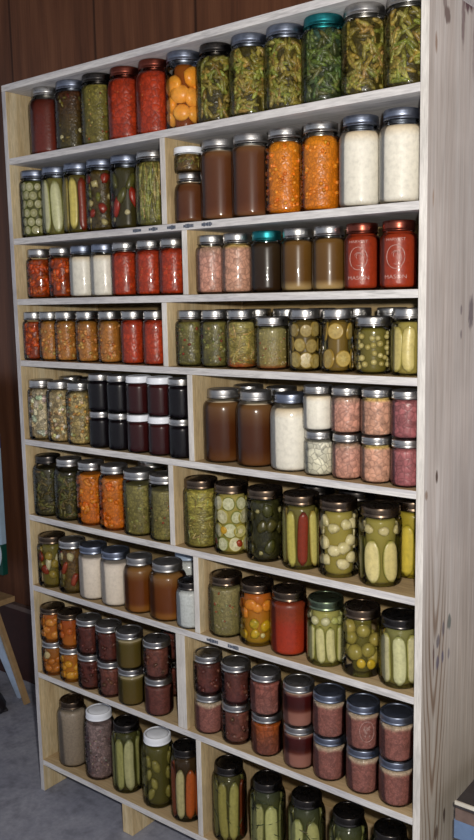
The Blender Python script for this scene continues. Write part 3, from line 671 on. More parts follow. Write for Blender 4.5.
def build_contents(kind, root, r, H, mouth, seed):
    rg = random.Random(seed); C = RECIPES[kind]
    tp = C['t']
    level = C.get('level', .93)
    shrink = .0013
    if C.get('bits'): shrink = max(b[2] for b in C['bits'])*1.45+.0016
    if tp == 'spears': shrink = .0140
    if tp == 'mix': shrink = max(.0125, max(b[2][0] for b in C['lumps'])*1.6+.0016)
    if tp == 'slices': shrink = r-math.sqrt(max((r-.0036)**2-(C['rad']*1.0)**2, .0001))+.0045
    bm, lay, rad, ztop = core_bm(r, H, mouth, level, C['c'], shrink=shrink, wavy=C.get('wavy', 0), rng=rg)
    if 'foam' in C:
        zz = ztop-.0035; rr = rad(ztop)-.0016
        lathe(bm, [(rr, zz), (rr, ztop+.0015), (rr*.6, ztop+.002)], 32, (True, True), lambda z, a: lin(C['foam']), lay)
    extra = []
    # loose pieces merged into the contents (too many to count)
    for (n, L, w, cols, mode) in C.get('bits', []):
        for i in range(n):
            th = rg.uniform(0, 2*PI); z = rg.uniform(.012, ztop-.008)
            ra = rad(z)-w-.0016
            c = lin(rg.choice(cols)); c = tuple(q*rg.uniform(.8, 1.15) for q in c)
            ang = {'rand': rg.uniform(0, PI), 'up': rg.gauss(0, .12), 'flat': PI/2+rg.gauss(0, .25)}[mode]
            pts = []; LL = L*rg.uniform(.7, 1.15); bend = rg.uniform(-.25, .25)
            z = min(max(z, .010+abs(math.cos(ang))*LL/2), ztop-.004-abs(math.cos(ang))*LL/2) if abs(math.cos(ang))*LL < ztop-.02 else (ztop+.01)/2
            for k in range(5):
                s = (k/4-.5)*LL
                dz = s*math.cos(ang); dt = s*math.sin(ang)+bend*(.25*LL-s*s/LL)
                zz = z+dz; t2 = th+dt/max(ra, .01); r2 = min(ra, rad(min(max(zz, .005), H*.95))-w-.0016)
                pts.append((math.cos(t2)*r2, math.sin(t2)*r2, zz))
            add_tube(bm, lay, pts, w, c, 6)
    cont = finish(bm, 'contents', F[C.get('m', 'liq')], root)
    k = 0
    if tp == 'spears':
        n = C.get('n', 9); L = min(ztop-.012, C.get('L', .11)); w = 2*PI*(r-.007)/n*C.get('wf', .98)
        for i in range(n):
            th = CAMDIR+2*PI*(i+C.get('off', .5))/n
            if C.get('red') is not None and i in C['red']: fl, rm = C.get('redcol', ((122, 44, 22), (96, 32, 16)))
            else: fl, rm = rg.choice(C['p'])
            z = .008+L/2*rg.uniform(.96, 1.0)+C.get('z0', 0)
            put(spear_bm(L*rg.uniform(.94, 1.0), w, .010, fl, rm, rg.random(), False, C.get('blunt', 7.0)), C.get('name', 'pickle_spear'), cont,
                rotz_place(th, r-.0075, z, rg.uniform(-.05, .05)))
    if tp in ('slices',):
        rs = C['rad']; rows = max(1, int((ztop-.006)/(rs*1.75)));
        for j in range(rows):
            n = max(4, int(2*PI*(r-.006)/(rs*1.55)))
            for i in range(n):
                th = CAMDIR+2*PI*(i+.5*(j % 2)+rg.uniform(-.12, .12))/n; rr = rs*rg.uniform(.82, 1.05)
                z = .006+rs+j*(ztop-.008-2*rs)/max(rows-1, 1)+rg.uniform(-.002, .002)
                fl, md, rm = rg.choice(C['p'])
                put(slice_bm(rr, .0036, fl, md, rm, rg.uniform(.86, 1)), C.get('name', 'slice'), cont,
                    Matrix.Rotation(th, 4, 'Z') @ Matrix.Translation((min(math.sqrt(max((r-.0036)**2-rr**2, 0)), r-.008)+.0005+rg.uniform(-.002, 0), 0, z)) @ Matrix.Rotation(rg.uniform(-.15, .15), 4, 'Y'))
    placed = []
    for (name, n, sz, cols, zr, front) in C.get('lumps', []):
        for i in range(n):
            best = None
            for t in range(14):
                th = CAMDIR+(rg.uniform(-.9, .9) if front else rg.uniform(-PI, PI))
                z = .008+sz[2]+(ztop-.012-2*sz[2])*rg.uniform(*zr)
                d = min([math.hypot(r*abs((th-a+PI) % (2*PI)-PI), z-b) for a, b in placed] or [9])
                if best is None or d > best[0]: best = (d, th, z)
            th, z = best[1], best[2]; placed.append((th, z))
            c1, c2 = rg.choice(cols); s = rg.uniform(.85, 1.1)
            put(lump_bm(sz[0]*s, sz[1]*s, sz[2]*s, c1, c2, C.get('rough', .2), rg.random()*9), name, cont,
                rotz_place(th, max(.002, rad(z)-sz[0]*s*(1.02+C.get('rough', .2)*.55)-.0018), z, rg.uniform(-.5, .5) if sz[2] != sz[1] else rg.uniform(-PI, PI)))
    return cont

SPR = [((213, 205, 165), (152, 155, 68)), ((201, 192, 144), (136, 141, 59)), ((223, 215, 183), (166, 166, 79))]
RECIPES = {
 'juice': dict(t='core', c=[(0, (108, 37, 22)), (.8, (95, 34, 19)), (1, (74, 28, 18))], m='puree', level=.92),
 'juice_l': dict(t='core', c=[(0, (162, 53, 26)), (.55, (149, 48, 25)), (.72, (133, 54, 27)), (1, (116, 46, 24))], m='puree', level=.97),
 'sauce': dict(t='core', c=[(0, (149, 51, 23)), (1, (137, 47, 21))], m='puree', level=.99),
 'tomato': dict(t='core', c=[(0, (168, 54, 20)), (.6, (178, 60, 24)), (1, (158, 50, 24))], m='meat', level=.97,
    bits=[(30, .004, .0010, [(198, 90, 44), (204, 128, 64), (190, 74, 38)], 'rand')]),
 'peach': dict(t='mix', c=[(0, (124, 60, 16)), (1, (132, 70, 18))], m='liq', level=.96, rough=.06,
    lumps=[('peach_half', 18, (.013, .024, .022), [((232, 149, 44), (235, 166, 58)), ((229, 154, 58), (240, 176, 74))], (0, 1), False)]),
 'beans': dict(t='core', c=[(0, (66, 58, 22)), (1, (74, 66, 26))], m='mid', level=.97,
    bits=[(230, .034, .0047, [(150, 140, 66), (134, 126, 56), (166, 154, 80), (122, 112, 50), (146, 134, 62)], 'rand')]),
 'beans_d': dict(t='core', c=[(0, (48, 56, 28)), (.7, (54, 64, 34)), (1, (56, 86, 78))], m='mid', level=.97,
    bits=[(220, .034, .0047, [(92, 106, 56), (106, 116, 60), (82, 94, 56), (76, 86, 48)], 'rand')]),
 'beansup': dict(t='core', c=[(0, (100, 97, 48)), (1, (109, 103, 50))], m='mid', level=.97,
    bits=[(110, .075, .0036, [(157, 149, 81), (143, 137, 70), (169, 160, 98), (131, 127, 66)], 'up')]),
 'greend': dict(t='core', c=[(0, (60, 56, 26)), (.85, (68, 62, 30)), (1, (46, 42, 22))], m='shred', level=.9,
    bits=[(150, .026, .0036, [(104, 98, 48), (94, 88, 42), (116, 108, 54), (84, 78, 38)], 'rand')]),
 'relish_y': dict(t='core', c=[(0, (110, 100, 38)), (1, (131, 122, 56))], m='mid', level=.95, bits=[(70, .006, .0024, [(168, 156, 82), (158, 139, 72), (180, 164, 92), (160, 90, 40)], 'rand')]),
 'mixdark': dict(t='core', c=[(0, (74, 66, 22)), (.5, (76, 58, 22)), (1, (74, 42, 22))], m='mid', level=.96, bits=[(30, .012, .003, [(103, 36, 23), (122, 106, 48), (103, 94, 41), (138, 132, 80)], 'rand')],
    lumps=[('garlic_clove', 5, (.004, .006, .007), [((207, 198, 154), (182, 173, 128))], (.0, .45), False)]),
 'cukeslice': dict(t='slices', c=[(0, (74, 73, 30)), (1, (84, 85, 39))], level=.95, rad=.0125, name='cucumber_slice', p=[((172, 169, 125), (195, 191, 153), (110, 116, 54)), ((159, 156, 110), (183, 180, 143), (102, 102, 48))]),
 'broadspear': dict(t='spears', c=[(0, (105, 99, 46)), (1, (113, 108, 54))], level=.95, n=7, L=.140, p=[((198, 196, 159), (150, 151, 81)), ((187, 187, 146), (138, 140, 72))], name='cucumber_spear', blunt=4.0, off=.2),
 'spear_red_y': dict(t='spears', c=[(0, (76, 68, 22)), (1, (87, 78, 37))], level=.94, n=9, L=.138, red=[0], p=[((180, 160, 68), (122, 108, 30)), ((160, 140, 52), (108, 94, 26)), ((198, 184, 100), (138, 126, 48))], off=.75),
 'mixcauli': dict(t='mix', c=[(0, (74, 60, 22)), (1, (85, 68, 26))], level=.96, m='mid', rough=.45,
    lumps=[('cauliflower_floret', 12, (.007, .010, .010), [((185, 173, 122), (156, 144, 88)), ((180, 169, 124), (153, 138, 72))], (0, 1), False), ('red_pepper', 7, (.005, .010, .013), [((151, 48, 27), (120, 38, 22))], (0, 1), False), ('cucumber_piece', 8, (.005, .008, .013), [((114, 114, 45), (90, 92, 34))], (0, 1), False)]),
 'peppergarlic': dict(t='mix', c=[(0, (54, 48, 21)), (1, (58, 54, 24))], level=.94, rough=.2,
    lumps=[('red_pepper', 3, (.006, .011, .026), [((162, 46, 26), (133, 38, 21))], (.2, .6), False), ('garlic_clove', 8, (.004, .007, .007), [((196, 187, 146), (170, 160, 120))], (0, .5), False), ('cucumber_piece', 7, (.006, .010, .022), [((89, 87, 37), (72, 71, 28))], (.2, 1), False)]),
 'broth': dict(t='core', c=[(0, (122, 84, 56)), (.06, (101, 58, 32)), (.2, (88, 48, 26)), (.9, (94, 56, 32)), (1, (118, 84, 56))], m='liq', level=.95, foam=(184, 164, 140)),
 'broth_o': dict(t='core', c=[(0, (165, 140, 94)), (.10, (142, 116, 74)), (.18, (92, 63, 26)), (.9, (98, 69, 30)), (1, (108, 80, 44))], m='liq', level=.95),
 'broth_l': dict(t='core', c=[(0, (106, 68, 38)), (.10, (88, 51, 20)), (.25, (70, 34, 11)), (.62, (74, 38, 14)), (.75, (88, 54, 27)), (1, (112, 80, 48))], m='liq', level=.94, foam=(205, 191, 166)),
 'broth_a': dict(t='core', c=[(0, (138, 90, 36)), (.12, (128, 80, 30)), (.2, (99, 50, 15)), (.72, (102, 55, 18)), (.85, (120, 80, 40)), (1, (134, 98, 56))], m='liq', level=.95),
 'herb': dict(t='core', c=[(0, (92, 68, 32)), (1, (106, 84, 40))], m='mid', level=.95, bits=[(60, .012, .0013, [(138, 124, 60), (127, 122, 59), (160, 138, 72)], 'rand')]),
 'dice': dict(t='core', c=[(0, (204, 116, 20)), (1, (216, 132, 30))], m='gentle', level=.95, bits=[(90, .008, .0042, [(228, 142, 36), (222, 128, 26), (234, 156, 52)], 'rand')]),
 'white': dict(t='core', c=[(0, (214, 210, 200)), (.85, (222, 218, 208)), (1, (208, 192, 164))], m='soft', level=.92),
 'white_p': dict(t='core', c=[(0, (207, 196, 182)), (.9, (220, 210, 198)), (1, (202, 191, 180))], m='soft', level=.90),
 'white_b': dict(t='core', c=[(0, (184, 188, 188)), (1, (196, 200, 200))], m='puree', level=.95),
 'cauli': dict(t='core', c=[(0, (201, 197, 175)), (1, (217, 214, 197))], m='big', level=.9),
 'carrot_r': dict(t='core', c=[(0, (150, 58, 12)), (1, (158, 64, 18))], m='big', level=.93, bits=[(50, .022, .0066, [(208, 88, 20), (196, 76, 16), (218, 102, 30)], 'rand')]),
 'carrot_o': dict(t='core', c=[(0, (200, 106, 20)), (1, (207, 120, 32))], m='gentle', level=.9, bits=[(80, .018, .0062, [(222, 128, 32), (214, 114, 22), (228, 142, 46)], 'rand')]),
 'obeans': dict(t='core', c=[(0, (184, 122, 52)), (.8, (176, 114, 48)), (1, (138, 92, 30))], m='gentle', level=.95, bits=[(70, .010, .0042, [(201, 138, 68), (189, 122, 54), (208, 154, 88)], 'rand')]),
 'meat': dict(t='core', c=[(0, (192, 140, 120)), (.8, (196, 148, 132)), (1, (168, 138, 116))], m='meat', level=.94),
 'meat_y': dict(t='core', c=[(0, (194, 148, 124)), (.9, (200, 154, 132)), (.95, (200, 168, 96)), (1, (200, 176, 112))], m='meat', level=.97),
 'meat_d': dict(t='core', c=[(0, (150, 88, 92)), (1, (160, 98, 100))], m='meat', level=.96),
 'darkjelly': dict(t='core', c=[(0, (44, 28, 14)), (1, (52, 40, 26))], m='liq', level=.95),
 'jelly': dict(t='core', c=[(0, (12, 7, 12)), (1, (14, 8, 14))], m='liq', level=.97),
 'maroon': dict(t='core', c=[(0, (48, 14, 16)), (1, (56, 18, 18))], m='liq', level=.97),
 'relish_g': dict(t='core', c=[(0, (98, 92, 48)), (.6, (107, 100, 52)), (1, (113, 106, 54))], m='mid', level=.93, bits=[(60, .007, .003, [(142, 133, 74), (157, 142, 90), (156, 150, 98), (135, 54, 29), (120, 118, 54)], 'rand')]),
 'shred_y': dict(t='core', c=[(0, (154, 74, 32)), (.12, (154, 106, 44)), (.25, (154, 138, 72)), (1, (150, 140, 80))], m='shred', level=.93, wavy=.1, bits=[(130, .03, .0016, [(180, 160, 92), (168, 146, 74), (196, 178, 116), (142, 126, 60)], 'rand')]),
 'relish_p': dict(t='core', c=[(0, (138, 76, 42)), (.1, (134, 116, 62)), (1, (142, 134, 86))], m='fine', level=.96, bits=[(60, .005, .0018, [(180, 168, 120), (166, 156, 108), (148, 80, 44)], 'rand')]),
 'onionslice': dict(t='slices', c=[(0, (76, 60, 24)), (1, (90, 74, 34))], level=.96, rad=.017, name='onion_slice', p=[((160, 140, 80), (171, 154, 96), (138, 116, 52)), ((148, 128, 74), (160, 140, 84), (122, 102, 44))]),
 'lemonslice': dict(t='slices', c=[(0, (106, 84, 32)), (1, (110, 88, 36))], level=.96, rad=.021, name='yellow_slice', p=[((180, 156, 88), (188, 168, 104), (154, 126, 52)), ((171, 146, 80), (180, 158, 94), (148, 120, 46))]),
 'pearl': dict(t='mix', c=[(0, (97, 88, 34)), (1, (107, 99, 43))], level=.95, m='liq', rough=.08,
    lumps=[('pearl_onion', 46, (.0062, .0062, .0062), [((187, 175, 122), (170, 158, 92)), ((174, 160, 100), (153, 140, 72))], (0, 1), False)]),
 'cornspear': dict(t='spears', c=[(0, (140, 127, 63)), (1, (149, 136, 70))], level=.93, n=7, L=.09, p=[((198, 185, 124), (173, 161, 81)), ((186, 172, 109), (155, 144, 70))], name='vegetable_spear'),
 'noodle_w': dict(t='core', c=[(0, (180, 156, 104)), (.3, (205, 191, 156)), (1, (184, 168, 136))], m='flake', level=.96, bits=[(48, .020, .0070, [(240, 234, 220), (228, 218, 196), (214, 198, 160), (190, 160, 112)], 'rand')]),
 'noodle': dict(t='core', c=[(0, (168, 144, 96)), (1, (184, 164, 120))], m='flake', level=.96, bits=[(110, .013, .0048, [(232, 222, 196), (218, 200, 158), (180, 148, 92), (206, 174, 114)], 'rand')]),
 'noodle_y': dict(t='core', c=[(0, (168, 146, 90)), (1, (180, 160, 108))], m='flake', level=.96, bits=[(110, .010, .0044, [(226, 210, 162), (208, 180, 116), (190, 148, 78), (214, 168, 84)], 'rand')]),
 'relish_l': dict(t='core', c=[(0, (116, 107, 52)), (1, (135, 127, 72))], m='mid', level=.88, bits=[(60, .006, .0028, [(159, 150, 90), (168, 158, 106), (140, 131, 72)], 'rand')]),
 'relish_lr': dict(t='core', c=[(0, (116, 107, 52)), (1, (131, 123, 74))], m='mid', level=.86, bits=[(50, .006, .0028, [(159, 150, 90), (168, 158, 106), (140, 131, 72), (160, 68, 32)], 'rand')]),
 'relish_y2': dict(t='core', c=[(0, (124, 114, 48)), (.55, (138, 128, 64)), (.7, (160, 150, 68)), (1, (172, 160, 76))], m='shred', level=.97, bits=[(120, .022, .0014, [(180, 170, 98), (160, 150, 76), (196, 186, 120), (138, 126, 58)], 'rand')]),
 'zucslice': dict(t='slices', c=[(0, (138, 124, 54)), (1, (166, 153, 83))], level=.97, rad=.019, name='zucchini_slice', p=[((193, 187, 147), (212, 207, 174), (158, 148, 72)), ((184, 176, 112), (212, 201, 164), (154, 140, 52)), ((190, 189, 150), (208, 207, 173), (122, 127, 59))],
    lumps=[('red_pepper', 3, (.004, .007, .009), [((162, 64, 30), (135, 52, 25))], (0, .35), False), ('yellow_piece', 4, (.004, .009, .010), [((200, 160, 48), (184, 140, 40))], (0, .4), False)]),
 'darkpickle': dict(t='mix', c=[(0, (48, 46, 21)), (1, (56, 55, 26))], level=.95, m='big', rough=.35,
    lumps=[('cucumber_piece', 16, (.006, .012, .016), [((74, 73, 28), (57, 57, 21)), ((78, 72, 32), (63, 61, 30))], (0, 1), False), ('garlic_clove', 8, (.0035, .006, .006), [((140, 132, 80), (160, 152, 104))], (0, 1), False)]),
 'spear_red': dict(t='spears', c=[(0, (92, 84, 32)), (1, (106, 98, 48))], level=.94, n=9, L=.128, red=[0], p=[((180, 170, 88), (124, 116, 48)), ((194, 184, 108), (155, 134, 63))], off=.0, wf=.9),
 'chunkcuke': dict(t='mix', c=[(0, (133, 121, 54)), (1, (151, 138, 68))], level=.95, m='liq', rough=.22,
    lumps=[('cucumber_chunk', 26, (.008, .015, .013), [((200, 188, 140), (212, 202, 158)), ((187, 177, 126), (208, 197, 154))], (0, 1), False)]),
 'halves': dict(t='spears', c=[(0, (122, 112, 48)), (1, (144, 134, 65))], level=.94, n=6, L=.092, p=[((203, 191, 137), (140, 136, 59)), ((197, 184, 127), (133, 130, 54))], name='cucumber_half', blunt=3.2, off=.5, wf=.92,
    lumps=[('cucumber_chunk', 9, (.006, .013, .011), [((196, 184, 135), (179, 167, 116))], (.93, 1.0), False)]),
 'spear_y': dict(t='spears', c=[(0, (156, 140, 36)), (1, (160, 143, 50))], level=.94, n=8, L=.11, p=[((193, 174, 72), (152, 138, 34)), ((186, 167, 58), (141, 128, 29))]),
 'mix_a': dict(t='mix', c=[(0, (103, 89, 32)), (1, (104, 96, 42))], level=.95, m='liq', rough=.3,
    lumps=[('yellow_green_chunk', 12, (.008, .013, .014), [((156, 135, 52), (134, 115, 43))], (0, 1), False), ('red_pepper', 5, (.006, .011, .016), [((147, 59, 31), (120, 45, 22))], (.2, .9), False), ('white_piece', 5, (.006, .009, .020), [((198, 192, 150), (187, 178, 146))], (.3, 1), False)]),
 'mix_b': dict(t='mix', c=[(0, (92, 74, 28)), (1, (104, 74, 36))], level=.95, m='mid', rough=.3,
    lumps=[('red_pepper', 8, (.006, .008, .020), [((155, 67, 37), (128, 50, 30))], (.1, 1), False), ('cauliflower_floret', 8, (.007, .010, .013), [((200, 188, 144), (176, 166, 120))], (0, 1), False), ('cucumber_piece', 5, (.006, .010, .012), [((122, 109, 54), (103, 92, 43))], (0, .6), False)]),
 'relish_gg': dict(t='core', c=[(0, (122, 113, 68)), (1, (140, 130, 86))], m='fine', level=.92, bits=[(70, .007, .0022, [(161, 154, 124), (150, 142, 101), (154, 80, 48), (122, 117, 68)], 'rand')]),
 'peppers': dict(t='mix', c=[(0, (138, 106, 20)), (.4, (168, 116, 30)), (1, (172, 90, 30))], level=.95, m='liq', rough=.25,
    lumps=[('yellow_pepper', 11, (.006, .013, .014), [((200, 164, 30), (176, 140, 24)), ((154, 140, 32), (196, 158, 34))], (0, .45), False), ('orange_pepper', 12, (.006, .015, .014), [((204, 106, 28), (184, 88, 24)), ((208, 138, 44), (200, 116, 32))], (.45, 1), False), ('garlic_clove', 3, (.004, .006, .006), [((212, 202, 144), (188, 178, 120))], (0, .3), False)]),
 'spear_short': dict(t='spears', c=[(0, (127, 122, 54)), (1, (155, 150, 83))], level=.94, n=10, L=.085, p=[((200, 193, 148), (148, 149, 72)), ((192, 186, 134), (134, 135, 63))], wf=.92,
    lumps=[('cucumber_chunk', 13, (.006, .010, .009), [((197, 193, 155), (181, 178, 133)), ((166, 169, 91), (180, 179, 124))], (.88, 1.0), False)]),
 'greentom': dict(t='mix', c=[(0, (83, 78, 30)), (1, (98, 91, 34))], level=.96, m='liq', rough=.05,
    lumps=[('green_tomato', 13, (.014, .017, .017), [((150, 137, 65), (131, 121, 52)), ((160, 144, 72), (140, 127, 59))], (0, 1), False), ('yellow_piece', 2, (.005, .01, .011), [((189, 161, 45), (171, 144, 36))], (.1, .2), True)]),
 'spear_long': dict(t='spears', c=[(0, (107, 101, 46)), (1, (124, 122, 72))], level=.94, n=8, L=.112, p=[((191, 185, 146), (144, 141, 72)), ((156, 144, 56), (134, 114, 34)), ((189, 188, 146), (132, 135, 72))], off=.3),
 'peachp': dict(t='mix', c=[(0, (176, 106, 32)), (1, (168, 90, 32))], level=.93, m='liq', rough=.15, lumps=[('peach_slice', 12, (.007, .014, .011), [((204, 132, 48), (184, 108, 36)), ((196, 116, 42), (212, 148, 64))], (0, 1), False)]),
 'peachs': dict(t='mix', c=[(0, (160, 96, 32)), (1, (152, 96, 44))], level=.93, m='liq', rough=.15, lumps=[('peach_slice', 11, (.007, .014, .011), [((188, 116, 40), (168, 98, 30))], (0, .8), False), ('pale_slice', 1, (.004, .014, .011), [((208, 190, 144), (188, 168, 120))], (.92, .93), True)]),
 'peachr': dict(t='mix', c=[(0, (168, 96, 28)), (1, (160, 76, 32))], level=.93, m='liq', rough=.15, lumps=[('fruit_piece', 13, (.007, .012, .012), [((192, 104, 36), (168, 80, 30)), ((184, 90, 34), (204, 128, 56))], (0, 1), False)]),
 'peachg': dict(t='mix', c=[(0, (176, 116, 28)), (1, (168, 100, 36))], level=.93, m='liq', rough=.15, lumps=[('fruit_piece', 13, (.007, .013, .011), [((208, 152, 40), (188, 124, 32)), ((200, 138, 36), (216, 164, 60))], (0, 1), False)]),
 'redmeat': dict(t='core', c=[(0, (90, 45, 36)), (1, (99, 50, 41))], m='meat', level=.9, bits=[(16, .014, .005, [(107, 58, 47), (86, 41, 32)], 'rand')]),
 'redmeat2': dict(t='core', c=[(0, (94, 50, 48)), (.5, (106, 58, 50)), (1, (88, 49, 42))], m='meat', level=.9, bits=[(16, .014, .005, [(119, 66, 55), (94, 49, 42)], 'rand')]),
 'brownmeat': dict(t='core', c=[(0, (102, 60, 52)), (1, (116, 68, 56))], m='meat', level=.9, bits=[(18, .014, .005, [(123, 80, 63), (104, 65, 50)], 'rand')]),
 'brownmeat_s': dict(t='core', c=[(0, (102, 58, 52)), (1, (108, 62, 54))], m='fine', level=.9),
 'murky': dict(t='core', c=[(0, (90, 74, 34)), (.9, (84, 72, 30)), (1, (108, 94, 56))], m='liq', level=.9, foam=(164, 152, 120)),
 'mauve': dict(t='core', c=[(0, (138, 90, 82)), (.88, (142, 92, 84)), (.95, (180, 154, 132)), (1, (184, 166, 144))], m='fine', level=.93, wavy=.05),
 'mauve_r': dict(t='core', c=[(0, (138, 92, 84)), (1, (140, 84, 74))], m='meat', level=.92),
 'orangemeat': dict(t='core', c=[(0, (121, 70, 59)), (.5, (134, 76, 52)), (1, (160, 80, 28))], m='meat', level=.92),
 'twolayer': dict(t='core', c=[(0, (146, 102, 90)), (.40, (142, 96, 84)), (.48, (88, 40, 30)), (.6, (58, 19, 18)), (.95, (66, 18, 17)), (1, (138, 98, 88))], m='liq', level=.94, foam=(160, 136, 120)),
 'beige': dict(t='core', c=[(0, (138, 124, 108)), (1, (151, 138, 122))], m='puree', level=.95),
 'drybeans': dict(t='core', c=[(0, (134, 112, 110)), (1, (142, 122, 120))], m='mid', level=.9, bits=[(150, .004, .0032, [(138, 108, 106), (160, 140, 136), (110, 84, 84), (176, 160, 154)], 'rand')]),
 'spear_dk': dict(t='spears', c=[(0, (70, 66, 28)), (1, (67, 67, 32))], level=.95, n=8, L=.155, p=[((158, 156, 96), (106, 108, 58)), ((146, 138, 58), (104, 98, 36)), ((170, 168, 124), (114, 118, 74))], off=.3),
 'picklechunk': dict(t='mix', c=[(0, (74, 70, 30)), (1, (85, 81, 37))], level=.93, m='liq', rough=.2, lumps=[('pickle_chunk', 26, (.007, .010, .019), [((142, 134, 68), (120, 113, 52)), ((155, 146, 83), (133, 126, 61))], (0, 1), False)]),
 'redstrips': dict(t='spears', c=[(0, (46, 42, 18)), (1, (58, 42, 22))], level=.95, n=9, L=.14, p=[((168, 84, 36), (130, 62, 26)), ((124, 116, 60), (94, 90, 42)), ((164, 68, 34), (126, 50, 24)), ((176, 168, 122), (140, 134, 92))], name='vegetable_strip', off=.2),
 'spear_red9': dict(t='spears', c=[(0, (81, 74, 32)), (1, (72, 69, 37))], level=.95, n=9, L=.155, red=[1], redcol=((124, 58, 28), (94, 42, 20)), p=[((156, 150, 84), (112, 112, 58)), ((144, 136, 70), (102, 98, 48))], off=.3,
    bits=[(40, .02, .0014, [(77, 78, 44), (89, 93, 55)], 'rand')]),
 'spear_dill': dict(t='spears', c=[(0, (102, 100, 50)), (.75, (83, 85, 46)), (1, (55, 60, 42))], level=.95, n=7, L=.140, p=[((178, 178, 118), (122, 126, 70)), ((166, 164, 106), (112, 114, 64))], off=.4,
    bits=[(60, .024, .0015, [(73, 78, 48), (88, 91, 57), (59, 65, 42)], 'rand')]),
}

# raised glass emblem / lettering
def bent(x, z, r, th0): 
    a = th0+x/r
    return (math.cos(a)*r, math.sin(a)*r, z)
def emblem(root, r, H, th0, oval=False):
    bm = bmesh.new(); lay = bm.verts.layers.float_color.new('Col')
    def arc(cx, cz, rx, rz, a0, a1, n, w):
        pts = [bent(cx+rx*math.cos(a0+(a1-a0)*i/n), cz+rz*math.sin(a0+(a1-a0)*i/n), r+.0002, th0) for i in range(n+1)]
        add_tube(bm, lay, pts, w, (1, 1, 1), 5)
    if oval:
        arc(0, H*.46, .016, .023, 0, 2*PI, 36, .0006)
        for k in range(26):
            rg = random.Random(k); x = rg.uniform(-.008, .006); z = H*.46+rg.uniform(-.013, .012)
            arc(x, z, .0016, .002, 0, 2*PI, 8, .0004)
    else:
        arc(0, H*.47, .018, .022, 0, 2*PI, 40, .0008)
        arc(.001, H*.46, .010, .013, -2.0, 2.6, 20, .0006)
        arc(.002, H*.50, .006, .006, 0.3, 4, 14, .0006)
    o = finish(bm, 'embossed_emblem', M['emboss'], root)
    if not oval:
        for txt, zc, sz in (('MASON', H*.155, .0105), ('HARVEST', H*.70, .0075)):
            cu = bpy.data.curves.new('lettering', 'FONT'); cu.body = txt; cu.size = sz; cu.align_x = 'CENTER'; cu.extrude = .0002; cu.resolution_u = 3
            tmp = bpy.data.objects.new('lettering', cu); COL.objects.link(tmp)
            bpy.context.view_layer.update()
            dg = bpy.context.evaluated_depsgraph_get()
            me = bpy.data.meshes.new_from_object(tmp.evaluated_get(dg))
            bpy.data.objects.remove(tmp)
            for v in me.vertices: v.co = Vector(bent(v.co.x*1.25, zc+v.co.y, r+.0004+v.co.z, th0))
            me.materials.clear(); me.materials.append(M['emboss'])
            link('embossed_lettering', me, root)

# ------------------------------------------------------------------ setting
def structure(name, bm, mat):
    o = obj(name, bm, mat); o['kind'] = 'structure'; return o
structure('floor', newbox(-3.5, 4.5, -4.0, WALL_Y, -.1, 0), M['floor'])
structure('wall_back', newbox(-3.5, 4.5, WALL_Y, WALL_Y+.1, 0, 2.9), M['wall'])
structure('ceiling', newbox(-3.5, 4.5, -4.0, WALL_Y+.1, 2.9, 3.0), plain('brown_ceiling', (74, 49, 32), .7, var=.2, scale=6))
structure('baseboard_back', newbox(-3.5, 4.5, WALL_Y-.012, WALL_Y-.0005, .002, .285), plain('dark_red_baseboard', (58, 31, 26), .5, var=.2))
structure('trim_1', newbox(-3.5, 4.5, WALL_Y-.022, WALL_Y-.0005, .287, .305), plain('greyed_trim', (108, 90, 84), .6, var=.2))

# ------------------------------------------------------------------ shelf unit
unit = empty('wooden_shelf_unit', (0, 0, 0))
tag(unit, 'tall weathered wooden shelf unit holding nine shelves of canned jars', 'shelf')
def board(name, x0, x1, y0, y1, z0, z1, mat, bev=.0012):
    cx, cy, cz = (x0+x1)/2, (y0+y1)/2, (z0+z1)/2
    return obj(name, newbox(x0-cx, x1-cx, y0-cy, y1-cy, z0-cz, z1-cz, bev=bev), mat, unit, False, (cx, cy, cz))
board('top_board', 0, W, 0, D, Z[0]-T, Z[0], M['shelf'])
def fronted(name, x0, x1, y0, y1, z0, z1, side, front):
    o = board(name, x0, x1, y0, y1, z0, z1, side)
    o.data.materials.append(front)
    for p in o.data.polygons:
        if p.normal.y < -.5: p.material_index = 1
    return o
def outer_panel():
    bm = newbox(W-T, W, 0, D, .0005, Z[0]-T-.0003, bev=.0012)
    for f in bm.faces:
        f.material_index = 1 if f.calc_center_median().y < .0004 and abs(f.normal.y) > .7 else 0
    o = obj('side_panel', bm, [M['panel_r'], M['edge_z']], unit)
    o['label'] = 'weathered grey side panel with knots and stains'
    return o
M['edge_z'] = wood('pale_panel_edge', (207, 200, 194), (228, 223, 216), (242, 238, 232), 'Z', .88)
M['edge_l'] = wood('panel_edge_dim_blue_light', (179, 176, 180), (207, 204, 206), (226, 224, 222), 'Z', .85)  # edge wood again, with the dim bluish light at left in its colour
outer_panel()
fronted('side_panel', 0, T, 0, D, .0005, Z[0]-T-.0003, M['panel_z'], M['edge_l'])
boards = {}
for i in range(1, 10):
    boards[i] = board('shelf_board', T+.0003, W-T-.0003, 0, D-.013, Z[i]-T, Z[i], M['shelf'])
board('back_panel', T+.0003, W-T-.0003, D-.012, D-.0005, Z[9]-T, Z[0]-T-.0005, M['back'])
for k, (x, t) in DIV.items():
    fronted('divider_board', x, x+t, .0005, D-.0135, Z[k]+.0003, Z[k-1]-T-.0003, M['divider'], M['edge_z'])
board('foot_block', .345, .382, .001, .15, .0005, Z[9]-T-.0003, M['panel_z'])
board('foot_block', .80, .837, .001, .15, .0005, Z[9]-T-.0003, M['panel_z'])
